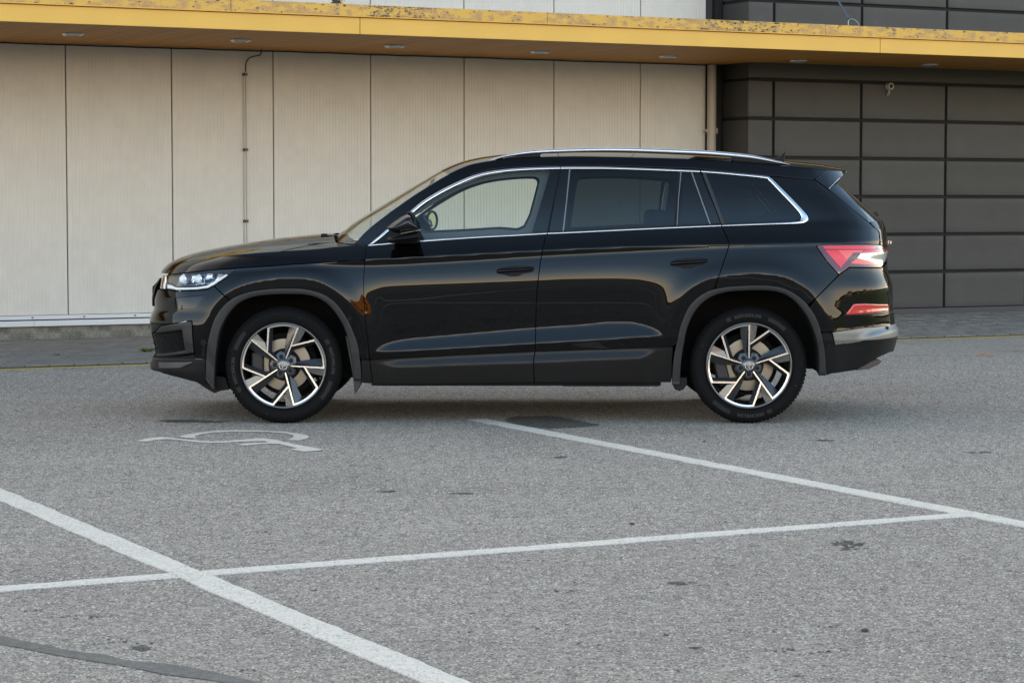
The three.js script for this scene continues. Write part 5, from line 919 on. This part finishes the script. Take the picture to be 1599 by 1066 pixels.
// ---- handles
for (const [ox, oy, name] of [[0, 0, 'front'], [271.5, -12.4, 'rear']]) {
  const k = 1.0, mv = (l) => onSide(l.map(([x, y]) => [x + ox, y + oy + (ox ? (x - 804) * -0.012 : 0)]));
  const door = car.children.filter((c) => c.name === (name + '_door'));
  const rec = mv(crPath([[775, 424.4], [777.5, 419.4], [791.3, 416], [810, 414.7], [828.8, 415.6], [833.2, 418], [832, 424.2], [816.3, 427.4], [811.3, 430.4], [800, 431.5], [792.5, 430.4], [786.9, 428.6], [777, 427], [775, 424.4]], 3));
  both(door, 'handle_recess', panel(rec, { lift: 0.0012, gap: 0, flange: 0.002, step: 0.004 }), linerM);
  const bar = mv(crPath([[776, 425.6], [778.8, 420.4], [790, 419.4], [803.8, 418.7], [820, 418], [832.9, 417.4], [832.6, 420.2], [825.7, 422.6], [812, 423.4], [797.5, 424.2], [785, 425.4], [776, 425.6]], 3));
  both(door, 'handle', panel(bar, { lift: 0.012, gap: 0, crown: 0.016, round: 0.013, step: 0.003, flange: 0.012 }), paint);
}
// ---- roof rails, aerial, wiper
{
  const R = pair('roof_rail'), z = 0.585;
  const up = crPath([[758.5, 252.4], [768, 248.2], [780, 244], [810, 237.3], [840, 233.6], [900, 231.3], [954.4, 230.3], [1010.7, 231.4], [1090, 234.2], [1117.6, 236], [1168, 241], [1202, 247.9], [1235, 256.6]], 5), lo = crPath([[764, 252.6], [774, 249.6], [790, 245.6], [815, 242.4], [844, 240.2], [900, 238], [954.4, 237.5], [1010.7, 238.8], [1090, 242.2], [1140, 245.6], [1178, 249.4], [1210, 254.4], [1232, 257.4]], 5);
  const A = resample(line(up, z), 120), B = resample(line(lo, z), 120), pos = [], idx = [], m = 16;
  for (let i = 0; i < 120; i++) for (let k = 0; k < m; k++) { const a = k / m * Math.PI * 2, c = Math.cos(a), s = Math.sin(a), t = 0.5 - 0.5 * Math.sign(c) * Math.pow(Math.abs(c), 0.8); pos.push(lerp(A[i][0], B[i][0], t), lerp(A[i][1], B[i][1], t), z + 0.017 * Math.sign(s) * Math.pow(Math.abs(s), 0.8)); }
  for (let i = 0; i < 119; i++) for (let k = 0; k < m; k++) { const a = i * m + k, b = i * m + (k + 1) % m; idx.push(a, a + m, b, b, a + m, b + m); }
  const g = geoOf(pos, idx); { let s = 0; const N = g.attributes.normal, Q = g.attributes.position; for (let i = 0; i < N.count; i++) s += N.getZ(i) * (Q.getZ(i) - z); if (s < 0) { const I = g.index.array; for (let i = 0; i < I.length; i += 3) { const t = I[i]; I[i] = I[i + 1]; I[i + 1] = t; } g.computeVertexNormals(); } }
  both(R, 'rail_bar', g, satin);
  const foot = (pts) => { const e = new THREE.ExtrudeGeometry(new THREE.Shape(line(pts, z).map((p) => new THREE.Vector2(...p))), { depth: 0.022, bevelEnabled: true, bevelSize: 0.002, bevelThickness: 0.002, bevelSegments: 1 }); e.translate(0, 0, z - 0.011); return e; };
  both(R, 'rail_foot', foot([[772, 251.5], [790, 246.6], [815, 242.6], [845, 240], [840, 246.5], [800, 250]]), plasticDark);
  both(R, 'rail_foot', foot([[1141, 244.6], [1178, 248.8], [1210, 254], [1226, 258], [1190, 257], [1147, 252.5]]), plasticDark);
  const f = new THREE.ExtrudeGeometry(new THREE.Shape(line([[1202, 252.4], [1204, 245.8], [1214, 245], [1217, 243.4], [1225.6, 233.8], [1223.6, 247], [1225, 252.6]], 0).map((p) => new THREE.Vector2(...p))), { depth: 0.016, bevelEnabled: true, bevelSize: 0.006, bevelThickness: 0.012, bevelSegments: 3 }); f.translate(0, -0.012, -0.008); mesh('aerial_fin', f, plasticDark, car);
  const w = U(508, 368, 0.35); mesh('wiper_pivot', merged([rbox(w[0] - 0.025, w[0] + 0.012, w[1] - 0.012, w[1] + 0.014, 0.33, 0.4, 0.008), rbox(w[0], w[0] + 0.07, w[1] - 0.008, w[1] + 0.004, 0.1, 0.38, 0.005)]), plasticDark, car);
  // cowl below the screen
  const cE = onSide([[528, 385], [546, 383], [556, 382.5]]).map(([x, y]) => [x, y - 0.004, F(x, y) - 0.01]), cC = line([[513, 371], [518, 374.6], [522, 376]], 0.1); mesh('cowl', span(cE, cC, 2.3, { n: 6, m: 16 }), plasticDark, car);
}
// ---- cabin and underside
{
  const I = new THREE.Group(); I.name = 'cabin'; car.add(I);
  const zi = 0.055;
  const winF = line(crPath([[664, 363], [654, 356], [650, 346], [654, 337.5], [668, 328], [690, 314], [720, 297.3], [750, 286], [780, 280], [810, 277.2], [831, 276.8], [838.6, 279.3], [841.3, 284.6], [840, 292], [819.8, 353.6], [780, 356.6], [730, 359.8], [664, 363]], 3), -0.66);
  const winR = line(crPath([[880, 355], [888, 300], [893, 283], [905, 278], [960, 276], [1030, 280], [1044, 284], [1047, 292], [1040, 346], [1030, 350], [890, 358], [880, 355]], 3), -0.66);
  const winQ = line(crPath([[1110, 338], [1092, 292], [1094, 286], [1110, 285], [1160, 291], [1176, 296], [1206, 326], [1204, 336], [1190, 339], [1120, 342], [1110, 338]], 3), -0.66);
  const outline = onSide([[578, 386], [640, 340], [690, 303], [730, 286], [790, 270], [860, 265.4], [1000, 267], [1094, 270], [1195, 279], [1212, 290], [1252, 334], [1252, 350], [1127, 357], [850, 370], [600, 390]]);
  const sk = panel(outline, { lift: -zi, gap: -0.01, step: 0.016, flange: 0.03, holes: [winF, winR, winQ], zmin: 0.3 }); both([I, I], 'side_trim', sk, trimGrey);
  const card = panel(onSide([[575, 386], [850, 366], [1127, 354], [1260, 348], [1262, 425], [1100, 425], [1050, 455], [1045, 590], [580, 590], [575, 480]]), { lift: -0.075, gap: 0, step: 0.03, flange: 0, zmin: 0.3 }); both([I, I], 'door_card', card, trimGrey);
  mesh('dashboard', rbox(-0.95, -0.55, 0.82, 1.10, -0.74, 0.74, 0.05), plasticDark, I);
  { const t = new THREE.TorusGeometry(0.18, 0.014, 10, 36); t.rotateY(Math.PI / 2 - 0.35); t.translate(-0.46, 0.93, 0.36); mesh('steering_wheel', t, plasticDark, I); }
  const seat = (x, z, w, yb) => { const s = new THREE.Group(); s.name = 'seat'; I.add(s); };
  for (const z of [0.37, -0.37]) { mesh('front_seat', merged([rbox(-0.35, 0.2, 0.42, 0.58, z - 0.25, z + 0.25, 0.05), rbox(-0.08, 0.08, -0.32, 0.32, z - 0.24, z + 0.24, 0.06).rotateZ(-0.1).translate(0.24, 0.84, 0), rbox(-0.05, 0.05, -0.1, 0.1, z - 0.13, z + 0.13, 0.04).rotateZ(-0.1).translate(0.27, 1.22, 0)]), seatM, I); }
  mesh('rear_bench', merged([rbox(0.45, 0.84, 0.45, 0.62, -0.66, 0.66, 0.05), rbox(-0.07, 0.07, -0.3, 0.3, -0.66, 0.66, 0.05).rotateZ(-0.12).translate(0.84, 0.88, 0), ...[-0.42, 0, 0.42].map((z) => rbox(0.84, 0.94, 1.14, 1.28, z - 0.12, z + 0.12, 0.04))]), seatM, I);
  mesh('cabin_floor', box(-0.9, 0.93, 0.31, 0.345, -0.74, 0.74), plasticDark, I);
  mesh('rear_bulkhead', box(1.72, 1.75, 0.34, 1.05, -0.34, 0.34), plasticDark, I);
  const UB = new THREE.Group(); UB.name = 'underbody'; car.add(UB);
  mesh('floor_pan', box(-0.86, 0.86, 0.235, 0.30, -0.83, 0.83), linerM, UB);
  mesh('front_floor', box(-2.0, -0.86, 0.235, 0.30, -0.34, 0.34), linerM, UB); mesh('rear_floor', box(0.86, 1.9, 0.29, 0.34, -0.34, 0.34), linerM, UB);
  mesh('engine_block', box(-1.95, -0.98, 0.3, 0.92, -0.34, 0.34), linerM, UB); mesh('boot_block', box(1.0, 2.05, 0.34, 0.85, -0.34, 0.34), linerM, UB);
  bothCarIn(UB, 'sill_beam', box(-0.87, 0.87, 0.225, 0.42, 0.70, 0.86), linerM);
  bothCarIn(UB, 'jacking_lip', merged([rbox(0.28, 0.86, 0.219, 0.24, 0.80, 0.83, 0.004), rbox(-0.8, -0.4, 0.222, 0.24, 0.8, 0.83, 0.004)]), plasticDark);
  for (const x of [-1.3955, 1.3955]) { const g = new THREE.CylinderGeometry(0.035, 0.035, 1.5, 12); g.rotateX(Math.PI / 2); g.translate(x, 0.35, 0); mesh('axle', g, linerM, UB); }
}
function bothCarIn(p, n, g, m) { both([p, p], n, g, m); }

// ---- wheels
const font = await new FontLoader().loadAsync('fonts/droid/droid_sans_bold.typeface.json');
{
  const TR = 0.3495, RR = 0.258;                                        // tyre and rim radius
  const lathe = (pts, n = 96) => { const g = new THREE.LatheGeometry(pts.map((p) => new THREE.Vector2(...p)), n); g.rotateX(Math.PI / 2); return g; };   // [radius, z]
  const tyre = lathe([[0.236, -0.20], [0.25, -0.215], [0.30, -0.222], [0.333, -0.21], [0.344, -0.19], [0.3485, -0.16], [TR, -0.115], [0.3485, -0.065], [0.3455, -0.038], [0.3405, -0.022], [0.334, -0.0115], [0.326, -0.0045], [0.3165, -0.0005], [0.3085, 0.0012], [0.300, 0.0008], [0.288, -0.001], [0.277, -0.0045], [0.2685, -0.0085], [0.2665, -0.0115], [0.2635, -0.0115], [0.2615, -0.009], [0.2585, -0.010], [0.256, -0.018], [0.245, -0.03], [0.236, -0.05]]);
  const blocks = [], nb = 90;
  for (let i = 0; i < nb; i++) { const g = new THREE.BoxGeometry(0.0165, 0.006, 0.030); g.rotateX(0.55); g.translate(0, 0.3398, -0.0265); g.rotateZ(i / nb * Math.PI * 2); blocks.push(g); const h = new THREE.BoxGeometry(0.0205, 0.005, 0.05); h.translate(0, 0.3466, -0.10); h.rotateZ((i + 0.5) / nb * Math.PI * 2); blocks.push(h); }
  const tread = merged(blocks);
  const rings = merged([[0.3265, -0.0040, 0.0014], [0.2745, -0.0050, 0.0012], [0.2640, -0.0105, 0.0016]].map(([r, z, t]) => { const g = new THREE.TorusGeometry(r, t, 6, 96); g.translate(0, 0, z); return g; }));
  const letters = (str, size, r, mid, z = 0.0005) => {
    const g = new TextGeometry(str, { font, size, depth: 0.0022, curveSegments: 3 }); g.computeBoundingBox(); const w = g.boundingBox.max.x, p = g.attributes.position;
    for (let i = 0; i < p.count; i++) { const x = p.getX(i) * 1.25 - w * 0.625, y = p.getY(i), a = mid - x / r, R = r + y; p.setXYZ(i, R * Math.cos(a), R * Math.sin(a), p.getZ(i) + z); }
    g.computeVertexNormals(); return g;
  };
  const hatch = (r0, r1, a0, a1) => { const l = []; const n = Math.round((a1 - a0) * 300 / 2.4); for (let i = 0; i < n; i++) { const a = lerp(a0, a1, i / n); const g = new THREE.BoxGeometry(r1 - r0, 0.0011, 0.002); g.translate((r0 + r1) / 2, 0, 0.0009); g.rotateZ(a); l.push(g); } return l; };
  const side = (rot) => { const l = []; for (const m of [Math.PI / 2, -Math.PI / 2]) { l.push(letters('MICHELIN', 0.0185, 0.292, m + 0.02)); l.push(...hatch(0.289, 0.313, m + 0.36, m + 0.46), ...hatch(0.289, 0.313, m - 0.80, m - 0.40)); const t = new THREE.TorusGeometry(0.006, 0.0009, 5, 18); t.translate(0.303 * Math.cos(m + 1.15), 0.303 * Math.sin(m + 1.15), 0.0015); l.push(t); } const g = merged(l); g.rotateZ(rot); return g; };
  const rimDark = phys(0.042, 0.046, 0.052, 0.32, { metalness: 0.55, clearcoat: 0.7, clearcoatRoughness: 0.08 }), rimFace = phys(0.12, 0.125, 0.13, 0.3, { metalness: 0.75, clearcoat: 0.7, clearcoatRoughness: 0.06 }), cutAlu = std(0.84, 0.82, 0.79, 0.24, { metalness: 1 }), letterM = std(0.020, 0.020, 0.021, 0.6);
  const barrel = lathe([[0.2585, -0.012], [0.2575, -0.004], [0.254, -0.002], [0.248, -0.004], [0.243, -0.016], [0.2385, -0.05], [0.228, -0.12], [0.226, -0.19], [0.24, -0.205]]);
  const lip = lathe([[0.2588, -0.0115], [0.2582, -0.0035], [0.2545, -0.0008], [0.2488, -0.002], [0.2470, -0.0052]]);
  // spoke pattern in units of the rim radius; a = angle clockwise from the spoke line, r = radius, d = depth
  const pt = (a, r, d) => { const t = Math.PI / 2 - a * Math.PI / 180; return [Math.cos(t) * r * RR, Math.sin(t) * r * RR, d]; };
  const xy = (x, y, d) => [x * RR, y * RR, d];
  function solid(topPts, depth) {                                        // polygon of 3D points with side walls to the depth
    const pos = [], idx = [], n = topPts.length; for (const p of topPts) pos.push(...p); for (let i = 1; i < n - 1; i++) idx.push(0, i, i + 1);
    for (let i = 0; i < n; i++) { const a = topPts[i], b = topPts[(i + 1) % n], o = pos.length / 3; pos.push(...a, ...b, b[0], b[1], depth, a[0], a[1], depth); idx.push(o, o + 2, o + 1, o, o + 3, o + 2); }
    const g = geoOf(pos, idx).toNonIndexed(); g.computeVertexNormals();
    return g;
  }
  const darkA = [], faceA = [], brightA = [];
  for (let k = 0; k < 5; k++) {
    const darkG = [], faceG = [], brightG = []; darkA.push(darkG); faceA.push(faceG); brightA.push(brightG);
    const R = (g) => { g.rotateZ(-k * 72 * Math.PI / 180); return g; };
    // long ridge line and its falling left flank
    brightG.push(R(solid([xy(-0.018, 0.955, -0.004), xy(-0.014, 0.17, -0.012), xy(0.014, 0.17, -0.012), xy(0.020, 0.955, -0.004)].reverse(), -0.02)));
    darkG.push(R(solid([xy(-0.019, 0.935, -0.0055), xy(-0.205, 0.90, -0.040), xy(-0.185, 0.70, -0.042), xy(-0.125, 0.40, -0.044), xy(-0.070, 0.235, -0.040), xy(-0.016, 0.17, -0.0135)], -0.062)));
    // flat grey face right of the ridge
    faceG.push(R(solid([xy(0.021, 0.965, -0.0065), xy(0.024, 0.53, -0.0095), xy(0.145, 0.66, -0.0125), xy(0.190, 0.94, -0.0095)], -0.05)));
    // branch line and its flank
    brightG.push(R(solid([xy(0.016, 0.475, -0.0095), xy(0.022, 0.525, -0.009), xy(0.462, 0.838, -0.004), xy(0.490, 0.805, -0.004)], -0.02)));
    darkG.push(R(solid([xy(0.018, 0.472, -0.0105), xy(0.488, 0.802, -0.0055), xy(0.515, 0.735, -0.032), xy(0.085, 0.42, -0.040), xy(0.065, 0.30, -0.040), xy(0.015, 0.17, -0.014)], -0.055)));
    // bright arc of the rim from branch to the next ridge
    const arc = []; for (let i = 0; i <= 14; i++) { const a = lerp(29.5, 71.5, i / 14); arc.push([pt(a, 0.955, -0.0015), pt(a, 0.918, -0.004)]); }
    const pos = [], idx = []; arc.forEach(([p, q]) => pos.push(...p, ...q)); for (let i = 0; i < 14; i++) { const a = i * 2; idx.push(a, a + 2, a + 1, a + 1, a + 2, a + 3); } { const g = geoOf(pos, idx).toNonIndexed(); g.computeVertexNormals(); brightG.push(R(g)); }
    // hub lobe between the spokes with a bolt seat
    darkG.push(R(solid([pt(4, 0.16, -0.016), pt(14, 0.30, -0.030), pt(36, 0.335, -0.034), pt(58, 0.30, -0.030), pt(68, 0.16, -0.016)], -0.06)));
  }
  const darkM = darkA.map(merged), faceM = faceA.map(merged), brightM = brightA.map(merged);
  const bolts = []; const boltRings = [];
  for (let k = 0; k < 5; k++) { const [x, y] = pt(k * 72 + 36, 0.205, 0); const g = new THREE.CylinderGeometry(0.0125, 0.0125, 0.02, 6); g.rotateX(Math.PI / 2); g.translate(x, y, -0.026); bolts.push(g); const t = new THREE.TorusGeometry(0.0165, 0.0022, 8, 24); t.translate(x, y, -0.0185); boltRings.push(t); }
  const cap = lathe([[0.0, -0.003], [0.022, -0.0032], [0.0275, -0.006], [0.034, -0.0105], [0.044, -0.016], [0.046, -0.03]], 40), capRing = new THREE.TorusGeometry(0.0245, 0.0014, 8, 40).translate(0, 0, -0.0035);
  // emblem: winged arrow inside the ring
  const feather = []; const em = (pts) => { const g = new THREE.ExtrudeGeometry(new THREE.Shape(pts.map(([x, y]) => new THREE.Vector2(x * 0.021, y * 0.021))), { depth: 0.0012, bevelEnabled: false }); g.translate(0, 0, -0.0034); feather.push(g); };
  em([[-0.85, 0.35], [-0.3, 0.75], [0.2, 0.95], [0.25, 0.7], [-0.1, 0.4], [-0.45, 0.2]]); em([[-0.2, 0.28], [0.15, 0.62], [0.55, 0.75], [0.55, 0.5], [0.2, 0.25], [-0.1, 0.1]]); em([[0.0, 0.05], [0.35, 0.36], [0.8, 0.45], [0.85, 0.2], [0.4, 0.05], [0.1, -0.1]]);
  em([[-0.5, 0.1], [-0.25, 0.0], [0.1, -0.5], [0.35, -0.45], [0.05, -0.95], [-0.2, -0.5], [0.0, -0.5], [-0.4, -0.1], [-0.75, -0.05]]);
  const disc = lathe([[0.098, -0.096], [0.156, -0.096], [0.158, -0.10], [0.158, -0.116], [0.098, -0.118]], 64), hat = lathe([[0.0, -0.075], [0.090, -0.076], [0.096, -0.082], [0.0985, -0.11]], 48);
  const caliper = rbox(-0.20, -0.125, -0.09, 0.08, -0.155, -0.070, 0.014), backP = lathe([[0.0, -0.175], [0.19, -0.17]], 40);
  const discM = std(0.27, 0.24, 0.20, 0.42, { metalness: 0.85 });
  for (const [x, rot, nearName] of [[-1.3955, -21.2, 0], [1.3955, 0, 1]]) for (const s of [1, -1]) {
    const W = new THREE.Group(); W.name = 'wheel'; car.add(W); W.position.set(x, 0.349, s * 0.905); if (s < 0) W.rotation.y = Math.PI;
    const a = rot * Math.PI / 180;
    const put = (n, g, m, turn = true) => { const o = mesh(n, g, m, W); if (turn) o.rotation.z = a; return o; };
    put('tyre', tyre, rubber); put('tread', tread, rubber).userData.kind = 'stuff'; put('sidewall_ring', rings, rubber); put('sidewall_lettering', side(x < 0 ? (5 + 21.2 + 90) * Math.PI / 180 : 0.02), letterM);
    put('rim_barrel', barrel, rimDark); put('rim_lip', lip, rimFace); for (let k = 0; k < 5; k++) { put('spoke_flank', darkM[k], rimDark); put('spoke_face', faceM[k], rimFace); put('machined_edge', brightM[k], cutAlu); }
    for (const b of bolts) put('wheel_bolt', b, plasticDark); for (const b of boltRings) put('bolt_seat', b, rimFace);
    put('centre_cap', cap, rimFace); put('cap_ring', capRing, chrome); put('cap_emblem', merged(feather), chrome);
    put('brake_disc', disc, discM, false); put('disc_hat', hat, linerM, false); const cg = put('brake_caliper', caliper, plastic, false); if (x > 0) cg.rotation.z = 0.25; put('backing_plate', backP, linerM, false);
  }
}

// ------------------------------------------------------------------ what the paintwork mirrors, far behind the camera
{
  const houseM = [[0.55, 0.45, 0.34], [0.6, 0.55, 0.46], [0.45, 0.32, 0.22], [0.62, 0.5, 0.36]].map((c) => std(...c, 0.9)), roofM = std(0.25, 0.09, 0.05, 0.9), paneM = std(0.02, 0.02, 0.025, 0.15), barkM = std(0.06, 0.045, 0.03, 0.9), leafM = std(0.045, 0.06, 0.02, 0.9, { side: THREE.DoubleSide });
  const houses = [[135, 28, 9, 6, 5, 0.3, 'cream'], [150, -8, 12, 7, 6, -0.2, 'pale'], [144, 66, 10, 6, 4, 0.7, 'brown'], [118, 100, 12, 8, 5, 0.5, 'ochre'], [150, 10, 10, 7, 4, 0.1, 'pale'], [158, 42, 14, 8, 9, 0.1, 'tall cream']];
  houses.forEach(([x, z, w, d, h, r, tone], i) => {
    const H = thing('far_house', ['cream house', 'long pale house', 'brown house', 'ochre house', 'small pale house', 'tall cream block'][i] + ' beyond the field, mirrored in the rear bumper', 'house', 'houses beyond the field'); H.position.set(x, 0, z); H.rotation.y = r;
    mesh('wall', box(-w / 2, w / 2, -0.1, h, -d / 2, d / 2), houseM[i % 4], H);
    const sh = new THREE.Shape([[-d / 2 - 0.4, 0], [d / 2 + 0.4, 0], [0, d * 0.4]].map((p) => new THREE.Vector2(...p))), g = new THREE.ExtrudeGeometry(sh, { depth: w + 0.8, bevelEnabled: false }); g.rotateY(Math.PI / 2); g.translate(-w / 2 - 0.4, h + 0.01, 0); mesh('roof', g, roofM, H);
    for (let fl = 0; fl < Math.floor(h / 3); fl++) for (let k = 0; k < 4; k++) for (const [side, off] of [[1, 0], [-1, 0]]) mesh('window', box(-w / 2 + w * (k + 0.5) / 4 - 0.5, -w / 2 + w * (k + 0.5) / 4 + 0.5, 1 + fl * 3, 2.3 + fl * 3, side * d / 2 - 0.03, side * d / 2 + 0.03), paneM, H);
    for (let fl = 0; fl < Math.floor(h / 3); fl++) for (const zz of [-d / 4, d / 4]) mesh('window', box(-w / 2 - 0.03, -w / 2 + 0.03, 1 + fl * 3, 2.3 + fl * 3, zz - 0.5, zz + 0.5), paneM, H);
  });
  // orange shop building mirrored in the front wing
  const O = thing('orange_building', 'orange flat-roofed building behind the camera, mirrored in the front wing', 'building'); O.position.set(17, 0, 54); O.rotation.y = 0.25;
  mesh('wall', box(-5, 5, -0.1, 6.4, -4, 4), std(0.75, 0.27, 0.03, 0.7), O); mesh('parapet', box(-5.2, 5.2, 6.4, 6.8, -4.2, 4.2), std(0.4, 0.13, 0.02, 0.7), O);
  for (let k = 0; k < 3; k++) for (const s of [-1, 1]) mesh('window', box(-4 + k * 3, -2.4 + k * 3, 2.2, 4.2, s * 4 - 0.05, s * 4 + 0.05), paneM, O);
  // trees along the far side
  const clump = (() => { const pos = [], idx = []; for (let i = 0; i < 700; i++) { const a = rnd() * 6.283, u = rnd() * 2 - 1, r = Math.cbrt(rnd()), q = Math.sqrt(1 - u * u) * r, cx = Math.cos(a) * q * (1 + 0.25 * Math.sin(a * 3)), cy = u * r, cz = Math.sin(a) * q, s = 0.07 + rnd() * 0.07, o = pos.length / 3; for (let k = 0; k < 3; k++) pos.push(cx + (rnd() - 0.5) * s * 2, cy + (rnd() - 0.5) * s * 2, cz + (rnd() - 0.5) * s * 2); idx.push(o, o + 1, o + 2); } return geoOf(pos, idx); })();
  const tree = (x, z, h, label) => { const T = thing('far_tree', label, 'tree', 'trees behind the camera'); T.position.set(x, 0, z); const t = new THREE.CylinderGeometry(0.12, 0.26, h * 0.6, 8); t.translate(0, h * 0.3 - 0.05, 0); mesh('trunk', t, barkM, T); const c = mesh('crown', clump, leafM, T); c.position.y = h * 0.62; c.scale.set(h * 0.3, h * 0.4, h * 0.3); c.rotation.y = rnd() * 6; };
  const sp = []; for (let i = 0; i < 20; i++) { const a = lerp(-1.75, 1.5, (i + rnd() * 0.9) / 20), d = 165 + rnd() * 70; sp.push([Math.sin(a) * d, Math.cos(a) * d, 3.5 + rnd() * 3.5]); }
  sp.forEach(([x, z, h]) => tree(x, z, h, 'leafy tree in the row far behind the camera'));
  for (const [x, z, h] of [[-34, -12, 7], [-38, -6, 8], [-42, 3, 6.5]]) tree(x, z, h, 'leafy tree beyond the left end of the car park');
  // low hills closing the horizon
  const pos = [], idx = [], n = 140; for (let i = 0; i <= n; i++) { const a = i / n * Math.PI * 2, y = 7 + 9 * vnoise(i * 0.16 % 22, 3) + 3 * vnoise(i * 0.7, 6); pos.push(Math.cos(a) * 520, -1, Math.sin(a) * 520, Math.cos(a) * 600, y, Math.sin(a) * 600, Math.cos(a) * 700, -1, Math.sin(a) * 700); if (i < n) { const q = i * 3; idx.push(q, q + 1, q + 3, q + 1, q + 4, q + 3, q + 1, q + 2, q + 4, q + 2, q + 5, q + 4); } }
  top('hills', geoOf(pos, idx), std(0.05, 0.055, 0.03, 1, { side: THREE.DoubleSide }), 'low wooded hills along the horizon', 'hills', null, 'structure');
}

renderer.setSize(1599, 1066);
renderer.render(scene, camera);
